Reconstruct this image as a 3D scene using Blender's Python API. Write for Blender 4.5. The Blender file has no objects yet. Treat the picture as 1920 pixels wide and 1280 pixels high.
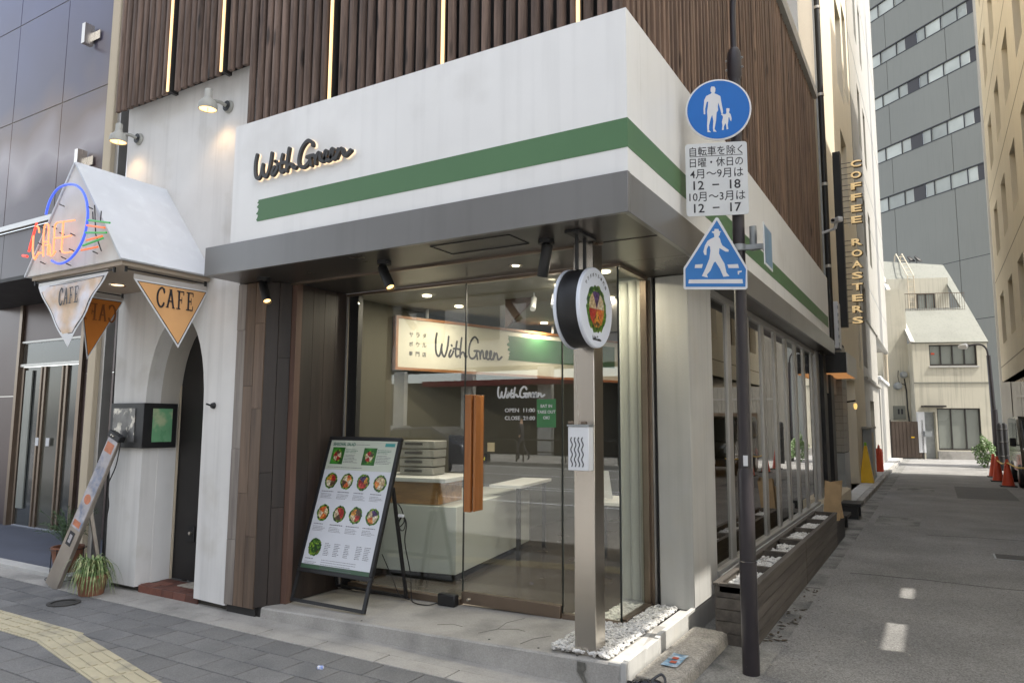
import bpy, bmesh, math, random
from mathutils import Vector, Matrix
random.seed(7)
S = bpy.context.scene
COL = S.collection
R = math.radians
PI = math.pi

# ------------------------------------------------------------------ camera
F_PX = 1334.0356
CR = ((0.86105938, 0.50847794, 0.00518922),      # camera right in world axes
      (-0.05232329, 0.09874603, -0.99373613),    # camera down
      (-0.50580532, 0.8553943, 0.11163144))      # camera forward
CAM = Vector((0, 0, 1.65))
cam_d = bpy.data.cameras.new('camera'); cam = bpy.data.objects.new('camera', cam_d); COL.objects.link(cam)
cam_d.sensor_width = 36; cam_d.lens = F_PX / 1920 * 36; cam_d.clip_end = 500; cam_d.clip_start = 0.05
rt, dn, fw = [Vector(r) for r in CR]
m = Matrix((rt, -dn, -fw)).transposed().to_4x4(); m.translation = CAM
cam.matrix_world = m
S.camera = cam

# ------------------------------------------------------------------ world, sun, exposure
SUN_AZ, SUN_EL = 8.0, 55.0      # azimuth measured from +X towards +Y
W = bpy.data.worlds.new('World'); S.world = W; W.use_nodes = True
wn = W.node_tree.nodes; wl = W.node_tree.links
sky = wn.new('ShaderNodeTexSky'); sky.sky_type = 'NISHITA'; sky.sun_disc = False
sky.sun_elevation = R(SUN_EL); sky.sun_rotation = R(90 - SUN_AZ)
sky.air_density = 1.0; sky.dust_density = 2.0; sky.ozone_density = 0.8
bg = wn['Background']; bg.inputs[1].default_value = 0.15
haz = wn.new('ShaderNodeHueSaturation'); haz.inputs['Saturation'].default_value = 0.38; wl.new(sky.outputs[0], haz.inputs['Color']); wl.new(haz.outputs[0], bg.inputs[0])   # hazy, whitish sky
sd = bpy.data.lights.new('sun', 'SUN'); sd.energy = 2.0; sd.angle = R(0.6); sd.color = (1, 0.95, 0.86)
sun = bpy.data.objects.new('sun', sd); COL.objects.link(sun)
sv = Vector((math.cos(R(SUN_EL)) * math.cos(R(SUN_AZ)), math.cos(R(SUN_EL)) * math.sin(R(SUN_AZ)), math.sin(R(SUN_EL))))
sun.rotation_euler = sv.to_track_quat('Z', 'Y').to_euler()
S.view_settings.view_transform = 'Standard'; S.view_settings.look = 'None'
S.view_settings.gamma = 1; S.view_settings.use_curve_mapping = False
S.view_settings.exposure = 1.8
S.cycles.use_denoising = True
S.cycles.max_bounces = 7; S.cycles.diffuse_bounces = 4; S.cycles.glossy_bounces = 4; S.cycles.transparent_max_bounces = 12
S.cycles.sample_clamp_indirect = 6

# ------------------------------------------------------------------ helpers
def ray(u, v):
    return (rt * (u - 960) + dn * (v - 640) + fw * F_PX).normalized()
def on(u, v, p0, n):
    d = ray(u, v); n = Vector(n); t = (Vector(p0) - CAM).dot(n) / d.dot(n)
    return CAM + d * t
def X(u, v, x): return on(u, v, (x, 0, 0), (1, 0, 0))
def Y(u, v, y): return on(u, v, (0, y, 0), (0, 1, 0))
def Z(u, v, z): return on(u, v, (0, 0, z), (0, 0, 1))

def srgb(*c):
    return tuple(((x / 255) / 12.92 if x / 255 <= 0.04045 else ((x / 255 + 0.055) / 1.055) ** 2.4) for x in c)

MATS = {}
def mat(name, col, rough=0.6, metal=0.0, var=0.12, scale=6.0, bump=0.0, bscale=60.0, stretch=None, emit=None, estr=1.0,
        rand=0.0, spec=0.5, col2=None, c2scale=3.0, c2thr=0.55, c2soft=0.1, coat=0.0, streak=0.0, grain=0.0, gscale=220.0):
    if name in MATS: return MATS[name]
    m = bpy.data.materials.new(name); m.use_nodes = True; MATS[name] = m
    nt = m.node_tree; N = nt.nodes; L = nt.links
    b = N['Principled BSDF']
    b.inputs['Roughness'].default_value = rough; b.inputs['Metallic'].default_value = metal
    b.inputs['Specular IOR Level'].default_value = spec
    if coat: b.inputs['Coat Weight'].default_value = coat; b.inputs['Coat Roughness'].default_value = 0.08
    tc = N.new('ShaderNodeTexCoord'); mp = N.new('ShaderNodeMapping'); L.new(tc.outputs['Object'], mp.inputs[0])
    if stretch: mp.inputs['Scale'].default_value = stretch
    src = mp.outputs[0]
    if rand:
        oi = N.new('ShaderNodeObjectInfo'); ad = N.new('ShaderNodeVectorMath'); ad.operation = 'MULTIPLY_ADD'
        cb = N.new('ShaderNodeCombineXYZ'); L.new(oi.outputs['Random'], cb.inputs[0]); L.new(oi.outputs['Random'], cb.inputs[2])
        ad.inputs[1].default_value = (37, 0, 53); L.new(cb.outputs[0], ad.inputs[0]); L.new(mp.outputs[0], ad.inputs[2]); src = ad.outputs[0]
    nz = N.new('ShaderNodeTexNoise'); nz.inputs['Scale'].default_value = scale; nz.inputs['Detail'].default_value = 6
    L.new(src, nz.inputs['Vector'])
    mr = N.new('ShaderNodeMapRange'); L.new(nz.outputs[0], mr.inputs[0])
    mr.inputs[1].default_value = 0.25; mr.inputs[2].default_value = 0.75
    mr.inputs[3].default_value = 1 - var; mr.inputs[4].default_value = 1 + var
    base = N.new('ShaderNodeRGB'); base.outputs[0].default_value = (*col[:3], 1); cur = base.outputs[0]
    if col2:
        n2 = N.new('ShaderNodeTexNoise'); n2.inputs['Scale'].default_value = c2scale; n2.inputs['Detail'].default_value = 8; L.new(src, n2.inputs['Vector'])
        m2 = N.new('ShaderNodeMapRange'); m2.inputs[1].default_value = c2thr - c2soft; m2.inputs[2].default_value = c2thr + c2soft; L.new(n2.outputs[0], m2.inputs[0])
        mx = N.new('ShaderNodeMix'); mx.data_type = 'RGBA'; L.new(m2.outputs[0], mx.inputs[0]); L.new(cur, mx.inputs[6]); mx.inputs[7].default_value = (*col2[:3], 1); cur = mx.outputs[2]
    hs = N.new('ShaderNodeHueSaturation'); L.new(cur, hs.inputs['Color'])
    val = mr.outputs[0]
    if rand:
        m3 = N.new('ShaderNodeMapRange'); L.new(oi.outputs['Random'], m3.inputs[0]); m3.inputs[3].default_value = 1 - rand; m3.inputs[4].default_value = 1 + rand
        mm = N.new('ShaderNodeMath'); mm.operation = 'MULTIPLY'; L.new(val, mm.inputs[0]); L.new(m3.outputs[0], mm.inputs[1]); val = mm.outputs[0]
    if grain:
        ng = N.new('ShaderNodeTexVoronoi'); ng.inputs['Scale'].default_value = gscale; L.new(src, ng.inputs['Vector'])
        sg = N.new('ShaderNodeSeparateColor'); L.new(ng.outputs['Color'], sg.inputs[0])
        mg = N.new('ShaderNodeMapRange'); L.new(sg.outputs[0], mg.inputs[0]); mg.inputs[3].default_value = 1 - grain; mg.inputs[4].default_value = 1 + grain
        m5 = N.new('ShaderNodeMath'); m5.operation = 'MULTIPLY'; L.new(val, m5.inputs[0]); L.new(mg.outputs[0], m5.inputs[1]); val = m5.outputs[0]
    if streak:
        mps = N.new('ShaderNodeMapping'); mps.inputs['Scale'].default_value = (9, 9, 0.35); L.new(tc.outputs['Object'], mps.inputs[0])
        ns = N.new('ShaderNodeTexNoise'); ns.inputs['Scale'].default_value = 1.3; ns.inputs['Detail'].default_value = 5; L.new(mps.outputs[0], ns.inputs['Vector'])
        ms = N.new('ShaderNodeMapRange'); ms.inputs[1].default_value = 0.5; ms.inputs[2].default_value = 0.72; ms.inputs[3].default_value = 1; ms.inputs[4].default_value = 1 - streak; L.new(ns.outputs[0], ms.inputs[0])
        m4 = N.new('ShaderNodeMath'); m4.operation = 'MULTIPLY'; L.new(val, m4.inputs[0]); L.new(ms.outputs[0], m4.inputs[1]); val = m4.outputs[0]
    L.new(val, hs.inputs['Value']); L.new(hs.outputs[0], b.inputs['Base Color'])
    rr = N.new('ShaderNodeMapRange'); L.new(nz.outputs[0], rr.inputs[0]); rr.inputs[3].default_value = max(0.02, rough - 0.08); rr.inputs[4].default_value = min(1, rough + 0.08); L.new(rr.outputs[0], b.inputs['Roughness'])
    if bump:
        nb = N.new('ShaderNodeTexNoise'); nb.inputs['Scale'].default_value = bscale; nb.inputs['Detail'].default_value = 5; L.new(src, nb.inputs['Vector'])
        bp = N.new('ShaderNodeBump'); bp.inputs['Strength'].default_value = bump; bp.inputs['Distance'].default_value = 0.01; L.new(nb.outputs[0], bp.inputs['Height']); L.new(bp.outputs[0], b.inputs['Normal'])
    if emit:
        b.inputs['Emission Color'].default_value = (*emit, 1); b.inputs['Emission Strength'].default_value = estr
    return m

def wood(name, c1, c2, axis='Z', rough=0.6, gs=18.0, rand=0.2, knots=False):
    if name in MATS: return MATS[name]
    m = bpy.data.materials.new(name); m.use_nodes = True; MATS[name] = m
    nt = m.node_tree; N = nt.nodes; L = nt.links; b = N['Principled BSDF']; b.inputs['Roughness'].default_value = rough
    tc = N.new('ShaderNodeTexCoord'); mp = N.new('ShaderNodeMapping'); L.new(tc.outputs['Object'], mp.inputs[0])
    st = {'X': (0.06, 1, 1), 'Y': (1, 0.06, 1), 'Z': (1, 1, 0.06)}[axis]; mp.inputs['Scale'].default_value = st
    oi = N.new('ShaderNodeObjectInfo'); cb = N.new('ShaderNodeCombineXYZ')
    for i in range(3): L.new(oi.outputs['Random'], cb.inputs[i])
    ad = N.new('ShaderNodeVectorMath'); ad.operation = 'MULTIPLY_ADD'; ad.inputs[1].default_value = (31, 47, 23); L.new(cb.outputs[0], ad.inputs[0]); L.new(mp.outputs[0], ad.inputs[2])
    nz = N.new('ShaderNodeTexNoise'); nz.inputs['Scale'].default_value = gs; nz.inputs['Detail'].default_value = 8; nz.inputs['Roughness'].default_value = 0.65; L.new(ad.outputs[0], nz.inputs['Vector'])
    rp = N.new('ShaderNodeValToRGB'); L.new(nz.outputs[0], rp.inputs[0])
    rp.color_ramp.elements[0].position = 0.32; rp.color_ramp.elements[0].color = (*c2, 1); rp.color_ramp.elements[1].position = 0.68; rp.color_ramp.elements[1].color = (*c1, 1)
    cur = rp.outputs[0]
    if knots:
        mk = N.new('ShaderNodeMapping'); mk.inputs['Scale'].default_value = (1, 1, 0.25); L.new(tc.outputs['Object'], mk.inputs[0])
        ak = N.new('ShaderNodeVectorMath'); ak.operation = 'MULTIPLY_ADD'; ak.inputs[1].default_value = (11, 17, 13); L.new(cb.outputs[0], ak.inputs[0]); L.new(mk.outputs[0], ak.inputs[2])
        vo = N.new('ShaderNodeTexVoronoi'); vo.inputs['Scale'].default_value = 7; L.new(ak.outputs[0], vo.inputs['Vector'])
        km = N.new('ShaderNodeMapRange'); km.inputs[1].default_value = 0.10; km.inputs[2].default_value = 0.2; km.inputs[3].default_value = 0.3; km.inputs[4].default_value = 1; L.new(vo.outputs['Distance'], km.inputs[0])
        mk2 = N.new('ShaderNodeMix'); mk2.data_type = 'RGBA'; mk2.blend_type = 'MULTIPLY'; mk2.inputs[0].default_value = 1; L.new(cur, mk2.inputs[6]); L.new(km.outputs[0], mk2.inputs[7]); cur = mk2.outputs[2]
    hs = N.new('ShaderNodeHueSaturation'); m3 = N.new('ShaderNodeMapRange'); L.new(oi.outputs['Random'], m3.inputs[0]); m3.inputs[3].default_value = 1 - rand; m3.inputs[4].default_value = 1 + rand
    L.new(m3.outputs[0], hs.inputs['Value']); L.new(cur, hs.inputs['Color']); L.new(hs.outputs[0], b.inputs['Base Color'])
    bp = N.new('ShaderNodeBump'); bp.inputs['Strength'].default_value = 0.25; bp.inputs['Distance'].default_value = 0.01; L.new(nz.outputs[0], bp.inputs['Height']); L.new(bp.outputs[0], b.inputs['Normal'])
    return m

def glass(name, tint=(0.93, 0.95, 0.94), boost=1.0, rough=0.0):
    if name in MATS: return MATS[name]
    m = bpy.data.materials.new(name); m.use_nodes = True; MATS[name] = m
    nt = m.node_tree; N = nt.nodes; L = nt.links; N.remove(N['Principled BSDF'])
    tr = N.new('ShaderNodeBsdfTransparent'); tr.inputs[0].default_value = (*tint, 1)
    gl = N.new('ShaderNodeBsdfGlossy'); gl.inputs['Roughness'].default_value = rough; gl.inputs[0].default_value = (1, 1, 1, 1)
    nz = N.new('ShaderNodeTexNoise'); nz.inputs['Scale'].default_value = 0.7; bp = N.new('ShaderNodeBump'); bp.inputs['Strength'].default_value = 0.004; bp.inputs['Distance'].default_value = 0.05
    tc = N.new('ShaderNodeTexCoord'); L.new(tc.outputs['Object'], nz.inputs['Vector']); L.new(nz.outputs[0], bp.inputs['Height']); L.new(bp.outputs[0], gl.inputs['Normal'])
    ge = N.new('ShaderNodeNewGeometry'); dt = N.new('ShaderNodeVectorMath'); dt.operation = 'DOT_PRODUCT'; L.new(ge.outputs['Incoming'], dt.inputs[0]); L.new(ge.outputs['Normal'], dt.inputs[1])
    def mth(op, a, b=None, clamp=False):
        k = N.new('ShaderNodeMath'); k.operation = op; k.use_clamp = clamp
        for i, q in enumerate((a, b)):
            if q is None: continue
            if isinstance(q, (int, float)): k.inputs[i].default_value = q
            else: L.new(q, k.inputs[i])
        return k.outputs[0]
    one = mth('SUBTRACT', 1.0, mth('ABSOLUTE', dt.outputs['Value']), True)          # Schlick reflectance, same from both sides of the thin pane
    ml_out = mth('MULTIPLY', mth('ADD', mth('MULTIPLY', mth('POWER', one, 5.0), .96), .043), boost, True)
    mx = N.new('ShaderNodeMixShader'); L.new(ml_out, mx.inputs[0]); L.new(tr.outputs[0], mx.inputs[1]); L.new(gl.outputs[0], mx.inputs[2])
    L.new(mx.outputs[0], N['Material Output'].inputs[0])
    return m

def emis(name, col, s):
    return mat(name, col, rough=0.4, var=0.02, emit=col, estr=s)

class MB:
    def __init__(s): s.v = []; s.f = []; s.sm = []
    def add(s, vs, fs, smooth=False):
        o = len(s.v); s.v += [tuple(p) for p in vs]; s.f += [tuple(o + i for i in f) for f in fs]; s.sm += [smooth] * len(fs); return s
    def box(s, x0, x1, y0, y1, z0, z1):
        x0, x1 = sorted((x0, x1)); y0, y1 = sorted((y0, y1)); z0, z1 = sorted((z0, z1))
        return s.add([(x0, y0, z0), (x1, y0, z0), (x1, y1, z0), (x0, y1, z0), (x0, y0, z1), (x1, y0, z1), (x1, y1, z1), (x0, y1, z1)],
                     [(3, 2, 1, 0), (4, 5, 6, 7), (0, 1, 5, 4), (1, 2, 6, 5), (2, 3, 7, 6), (3, 0, 4, 7)])
    def obox(s, c, ax, ay, az, hx, hy, hz):   # oriented box, unit axes, half sizes
        c = Vector(c); ax = Vector(ax) * hx; ay = Vector(ay) * hy; az = Vector(az) * hz
        vs = [c + ax * i + ay * j + az * k for k in (-1, 1) for (i, j) in ((-1, -1), (1, -1), (1, 1), (-1, 1))]
        return s.add(vs, [(3, 2, 1, 0), (4, 5, 6, 7), (0, 1, 5, 4), (1, 2, 6, 5), (2, 3, 7, 6), (3, 0, 4, 7)])
    def bar(s, a, b, w, h, up=(0, 0, 1)):
        a = Vector(a); b = Vector(b); d = b - a; L = d.length; d.normalize(); up = Vector(up)
        if abs(d.dot(up)) > 0.99: up = Vector((0, 1, 0))
        sx = d.cross(up).normalized(); uz = sx.cross(d)
        return s.obox((a + b) / 2, d, sx, uz, L / 2, w / 2, h / 2)
    def tube(s, pts, r, n=10, caps=True):
        pts = [Vector(p) for p in pts]; k = len(pts); rs = r if isinstance(r, (list, tuple)) else [r] * k
        up = Vector((0.13, 0.27, 0.95)); o = len(s.v); vs = []
        prev = None
        for i, p in enumerate(pts):
            d = (pts[min(i + 1, k - 1)] - pts[max(i - 1, 0)]).normalized()
            if prev is None:
                a = d.cross(up)
                if a.length < 0.05: a = d.cross(Vector((1, 0, 0)))
                a.normalize()
            else:
                a = (prev - d * prev.dot(d)).normalized()
            prev = a; b = d.cross(a)
            vs += [p + (a * math.cos(2 * PI * j / n) + b * math.sin(2 * PI * j / n)) * rs[i] for j in range(n)]
        fs = [(i * n + j, i * n + (j + 1) % n, (i + 1) * n + (j + 1) % n, (i + 1) * n + j) for i in range(k - 1) for j in range(n)]
        s.add(vs, fs, True)
        if caps:
            s.f += [tuple(o + j for j in reversed(range(n))), tuple(o + (k - 1) * n + j for j in range(n))]; s.sm += [False, False]
        return s
    def cyl(s, a, b, r, r2=None, n=20): return s.tube([a, b], [r, r if r2 is None else r2], n)
    def prism(s, poly, o, ex, ey, ez, d0, d1):  # 2D poly placed with axes ex, ey at origin o, extruded along ez from d0 to d1
        o = Vector(o); ex = Vector(ex); ey = Vector(ey); ez = Vector(ez); n = len(poly)
        vs = [o + ex * p[0] + ey * p[1] + ez * d0 for p in poly] + [o + ex * p[0] + ey * p[1] + ez * d1 for p in poly]
        fs = [tuple(reversed(range(n))), tuple(range(n, 2 * n))] + [(i, (i + 1) % n, n + (i + 1) % n, n + i) for i in range(n)]
        return s.add(vs, fs)
    def lathe(s, prof, o=(0, 0, 0), ax=(0, 0, 1), n=24):
        o = Vector(o); ax = Vector(ax).normalized(); a = ax.orthogonal().normalized(); b = ax.cross(a); k = len(prof)
        vs = [o + ax * z + (a * math.cos(2 * PI * j / n) + b * math.sin(2 * PI * j / n)) * max(r, 1e-4) for r, z in prof for j in range(n)]
        fs = [(i * n + j, i * n + (j + 1) % n, (i + 1) * n + (j + 1) % n, (i + 1) * n + j) for i in range(k - 1) for j in range(n)]
        return s.add(vs, fs, True)
    def build(s, name, m, parent=None, bev=0.0, fixn=True, tri=False):
        me = bpy.data.meshes.new(name); me.from_pydata(s.v, [], s.f); me.validate()
        if len(me.polygons) == len(s.sm): me.polygons.foreach_set('use_smooth', s.sm)
        if fixn:
            bm = bmesh.new(); bm.from_mesh(me); bmesh.ops.recalc_face_normals(bm, faces=bm.faces)
            if bev:
                bm.normal_update(); es = [e for e in bm.edges if len(e.link_faces) == 2 and e.calc_face_angle(0) > R(40)]
                bmesh.ops.bevel(bm, geom=es, offset=bev, segments=1, affect='EDGES', clamp_overlap=True)
            if any(len(f.verts) > 8 for f in bm.faces): bmesh.ops.triangulate(bm, faces=[f for f in bm.faces if len(f.verts) > 8])
            bm.to_mesh(me); bm.free()
        me.set_sharp_from_angle(angle=R(40))
        o = bpy.data.objects.new(name, me); COL.objects.link(o)
        if m: me.materials.append(m)
        if parent is not None:
            o.parent = parent; o.matrix_parent_inverse = Matrix.Translation(-Vector(PL.get(parent.name, (0, 0, 0))))
        return o

PL = {}
def tag(o, label, cat, group=None):
    o['label'] = label; o['category'] = cat
    if group: o['group'] = group
    return o
def thing(name, label, cat, loc=(0, 0, 0), group=None):
    o = bpy.data.objects.new(name, None); COL.objects.link(o); o.location = loc; o.empty_display_size = 0.2
    PL[o.name] = tuple(loc)
    return tag(o, label, cat, group)
def struct(o): o['kind'] = 'structure'; return o
def stuff(o): o['kind'] = 'stuff'; return o
def bx(name, m, parent, x0, x1, y0, y1, z0, z1, bev=0.0): return MB().box(x0, x1, y0, y1, z0, z1).build(name, m, parent, bev)
def cells(u0, u1, v0, v1, holes):
    us = sorted({u0, u1, *[h[0] for h in holes], *[h[1] for h in holes]}); vs = sorted({v0, v1, *[h[2] for h in holes], *[h[3] for h in holes]})
    us = [u for u in us if u0 <= u <= u1]; vs = [v for v in vs if v0 <= v <= v1]; out = []
    for i in range(len(us) - 1):
        run = None
        for j in range(len(vs) - 1):
            cu = (us[i] + us[i + 1]) / 2; cv = (vs[j] + vs[j + 1]) / 2
            if any(h[0] < cu < h[1] and h[2] < cv < h[3] for h in holes):
                if run: out.append(run); run = None
            else: run = (us[i], us[i + 1], run[2] if run else vs[j], vs[j + 1])
        if run: out.append(run)
    return out
def link_copy(src, name, parent, mw):
    c = bpy.data.objects.new(name, src.data); COL.objects.link(c)
    c.parent = parent; 
    if parent is not None: c.matrix_parent_inverse = Matrix.Translation(-Vector(PL.get(parent.name, (0, 0, 0))))
    c.matrix_basis = mw
    return c

def text(body, name, m, parent, o, ex, ey, w=None, h=None, depth=0.002, bold=0.0, shear=0.0, align='C', size=1.0, lift=0.0):
    """body set in the plane (ex, ey); centred on o; fitted to w x h"""
    cu = bpy.data.curves.new(name, 'FONT'); cu.body = body; cu.size = 1; cu.offset = bold; cu.shear = shear; cu.extrude = 0; cu.resolution_u = 3
    cu.align_x = 'CENTER' if align == 'C' else 'LEFT'
    t = bpy.data.objects.new('tmp', cu); COL.objects.link(t); bpy.context.view_layer.update()
    me = bpy.data.meshes.new_from_object(t.evaluated_get(bpy.context.evaluated_depsgraph_get())); bpy.data.objects.remove(t)
    xs = [v.co.x for v in me.vertices]; ys = [v.co.y for v in me.vertices]
    if not xs: return None
    x0, x1, y0, y1 = min(xs), max(xs), min(ys), max(ys)
    sx = (w / (x1 - x0)) if w else None; sy = (h / (y1 - y0)) if h else None
    if sx is None: sx = sy if sy else size
    if sy is None: sy = sx
    bm = bmesh.new(); bm.from_mesh(me)
    ex = Vector(ex).normalized(); ey = Vector(ey).normalized(); ez = ex.cross(ey); o = Vector(o)
    for v in bm.verts:
        v.co = o + ex * ((v.co.x - (x0 + x1) / 2) * sx) + ey * ((v.co.y - (y0 + y1) / 2) * sy) + ez * (lift + depth)
    if depth > 0:
        r = bmesh.ops.extrude_face_region(bm, geom=list(bm.faces))
        for g in r['geom']:
            if isinstance(g, bmesh.types.BMVert): g.co -= ez * depth
    bmesh.ops.recalc_face_normals(bm, faces=bm.faces)
    bm.to_mesh(me); bm.free(); me.materials.clear(); me.materials.append(m); me.name = name
    ob = bpy.data.objects.new(name, me); COL.objects.link(ob)
    if parent is not None: ob.parent = parent; ob.matrix_parent_inverse = Matrix.Translation(-Vector(PL.get(parent.name, (0, 0, 0))))
    return ob

def smooth(pts, k=5):
    out = []; n = len(pts)
    for i in range(n - 1):
        p0 = pts[max(i - 1, 0)]; p1 = pts[i]; p2 = pts[i + 1]; p3 = pts[min(i + 2, n - 1)]
        for j in range(k):
            t = j / k
            out.append(tuple(0.5 * (2 * b + (c - a) * t + (2 * a - 5 * b + 4 * c - d) * t * t + (3 * b - a - 3 * c + d) * t ** 3) for a, b, c, d in zip(p0, p1, p2, p3)))
    out.append(tuple(pts[-1])); return out

# handwritten word mark, traced as pen strokes on the fascia plane (photo pixels / 9.143), kept in metres
_LG = [[(170, 395), (145, 520), (138, 680), (155, 775), (195, 800), (232, 740), (255, 640), (272, 560)],
       [(272, 560), (262, 650), (280, 740), (320, 768), (360, 690), (400, 540), (425, 365)],
       [(485, 505), (492, 512)], [(470, 600), (440, 660), (425, 725), (450, 735), (500, 660), (525, 600)],
       [(612, 392), (590, 500), (572, 610), (590, 690), (640, 650)], [(530, 555), (590, 535), (660, 522)],
       [(725, 285), (703, 420), (685, 560), (680, 672)], [(690, 620), (735, 555), (775, 560), (790, 610), (822, 622), (842, 600)],
       [(1130, 235), (1118, 185), (1055, 152), (985, 215), (925, 330), (893, 480), (905, 575), (950, 608), (1010, 585), (1065, 520), (1095, 440)],
       [(1030, 435), (1095, 412), (1150, 402)], [(1090, 470), (1108, 575)],
       [(1165, 410), (1180, 470), (1182, 545)], [(1185, 480), (1215, 385), (1245, 362), (1262, 420), (1265, 480), (1290, 505), (1330, 480), (1368, 400), (1378, 340), (1350, 335), (1335, 400), (1345, 470), (1385, 495), (1440, 450), (1478, 370), (1488, 305), (1460, 300), (1440, 360), (1448, 440), (1485, 465), (1530, 430), (1560, 350), (1570, 300)],
       [(1570, 300), (1556, 380), (1540, 445)], [(1548, 420), (1590, 330), (1632, 290), (1655, 335), (1668, 395), (1700, 402), (1785, 318)]]
LOGO = []
for st in _LG:
    q = [Y(470 + a / 9.143, 245 + b / 9.143, 3.82) for a, b in st]
    LOGO.append([(p.x, p.z) for p in q])
_lx = min(p[0] for s_ in LOGO for p in s_); _lx1 = max(p[0] for s_ in LOGO for p in s_); _lz = min(p[1] for s_ in LOGO for p in s_); _lz1 = max(p[1] for s_ in LOGO for p in s_)
LW = _lx1 - _lx; LOGO = [[(p[0] - (_lx + _lx1) / 2, p[1] - (_lz + _lz1) / 2) for p in s_] for s_ in LOGO]
def logo(name, m, parent, o, ex, ey, width, pen, depth, ysc=1.0, lift=0.0):
    k = width / LW; mb = MB(); o = Vector(o); ex = Vector(ex).normalized(); ey = Vector(ey).normalized(); ez = ex.cross(ey)
    for si, st in enumerate(LOGO):
        p = smooth([(a * k, b * k * ysc) for a, b in st], 4); n = len(p); L = []; Rr = []
        for i in range(n):
            a = p[max(i - 1, 0)]; b = p[min(i + 1, n - 1)]; dx = b[0] - a[0]; dy = b[1] - a[1]; l = math.hypot(dx, dy) or 1
            L.append((p[i][0] - dy / l * pen / 2, p[i][1] + dx / l * pen / 2)); Rr.append((p[i][0] + dy / l * pen / 2, p[i][1] - dx / l * pen / 2))
        d = depth + si * 0.0006 if depth > 0.004 else depth + si * 0.00006
        def P3(q, dd): return o + ex * q[0] + ey * q[1] + ez * (lift + dd)
        vs = []
        for i in range(n): vs += [P3(L[i], d), P3(Rr[i], d), P3(L[i], 0), P3(Rr[i], 0)]
        fs = []
        for i in range(n - 1):
            a = 4 * i; b = a + 4
            fs += [(a, a + 1, b + 1, b), (a + 2, b + 2, b + 3, a + 3), (a, b, b + 2, a + 2), (a + 1, a + 3, b + 3, b + 1)]
        mb.add(vs, fs)
        for c in (p[0], p[-1]):
            poly = [(c[0] + pen / 2 * math.cos(2 * PI * j / 10), c[1] + pen / 2 * math.sin(2 * PI * j / 10)) for j in range(10)]
            mb.prism(poly, o + ez * lift, ex, ey, ez, 0, d + 0.00003)
    return mb.build(name, m, parent)

# ------------------------------------------------------------------ materials
M_white = mat('white_panel_paint', (0.73, 0.73, 0.72), 0.5, var=0.06, scale=1.1, bump=0.05, bscale=9, streak=0.06, col2=(.64, .635, .62), c2scale=1.7, c2thr=.68)
M_stucco = mat('cafe_white_stucco', (0.66, 0.65, 0.63), 0.75, var=0.07, scale=2.0, bump=0.12, bscale=140, streak=0.13, col2=(0.56, 0.54, 0.5), c2scale=2.3, c2thr=0.66)
M_roofw = mat('awning_white_paint', (0.56, 0.585, 0.62), 0.6, var=0.07, scale=3.0, bump=0.1, bscale=40, col2=(0.6, 0.63, 0.66), c2scale=9, c2thr=0.62)
M_green = mat('green_stripe_paint', (0.073, 0.163, 0.073), 0.5, var=0.06, scale=2)
M_grey = mat('grey_canopy_metal', (0.2, 0.198, 0.196), 0.3, metal=0.55, var=0.06, scale=1.4, streak=0.06)
M_soffit = mat('dark_bronze_soffit', (0.075, 0.066, 0.06), 0.3, metal=0.5, var=0.08, scale=1.5)
M_bronze = mat('bronze_frame', (0.22, 0.17, 0.13), 0.32, metal=0.75, var=0.08)
M_black = mat('matt_black_metal', (0.012, 0.012, 0.013), 0.5, var=0.1)
M_dark = mat('near_black', (0.02, 0.018, 0.017), 0.6, var=0.1)
M_steel = mat('brushed_stainless', (0.62, 0.575, 0.51), 0.27, metal=1.0, var=0.02, scale=1.2, stretch=(2, 2, 0.3))
M_slat = wood('weathered_cedar_slat', (0.19, 0.13, 0.1), (0.05, 0.033, 0.026), 'Z', 0.7, 22, 0.28, knots=True)
M_slat2 = wood('stained_cedar_slat', (0.25, 0.16, 0.11), (0.10, 0.062, 0.043), 'Z', 0.65, 22, 0.28, knots=True)
M_plank = wood('grey_brown_plank', (0.27, 0.24, 0.21), (0.12, 0.10, 0.088), 'Z', 0.6, 14, 0.25)
M_plankb = wood('brown_plank', (0.20, 0.135, 0.09), (0.075, 0.048, 0.033), 'Z', 0.6, 14, 0.3)
M_plankd = wood('dark_stained_plank', (0.04, 0.027, 0.022), (0.017, 0.012, 0.01), 'Z', 0.5, 14, 0.3)
M_jamb = wood('reddish_jamb', (0.13, 0.075, 0.055), (0.08, 0.045, 0.035), 'Z', 0.55, 10, 0.1)
M_handle = wood('orange_handle_wood', (0.42, 0.16, 0.045), (0.3, 0.105, 0.028), 'Z', 0.4, 20, 0.05)
M_signwood = wood('sign_frame_wood', (0.32, 0.14, 0.05), (0.22, 0.09, 0.03), 'X', 0.45, 12, 0.05)
M_ctrwood = wood('counter_wood', (0.42, 0.23, 0.09), (0.2, 0.10, 0.04), 'X', 0.5, 16, 0.08)
M_conc = mat('stained_concrete', (0.35, 0.335, 0.31), 0.8, grain=.1, gscale=150, var=0.14, scale=2.6, bump=0.25, bscale=70, col2=(0.2, 0.195, 0.18), c2scale=2.1, c2thr=0.6, c2soft=0.12)
M_concw = mat('pale_concrete', (0.45, 0.445, 0.425), 0.75, var=0.08, scale=2.2, bump=0.12, bscale=60, col2=(0.46, 0.445, 0.41), c2scale=3, c2thr=0.63, streak=0.12)
M_paver = mat('grey_paver', (0.155, 0.154, 0.152), 0.85, grain=.18, gscale=160, var=0.13, scale=6, bump=0.5, bscale=150, rand=0.11, col2=(.105, .106, .108), c2scale=3, c2thr=.6)
M_joint = mat('paver_joint_sand', (0.07, 0.068, 0.063), 0.95, var=0.2, scale=30)
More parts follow.
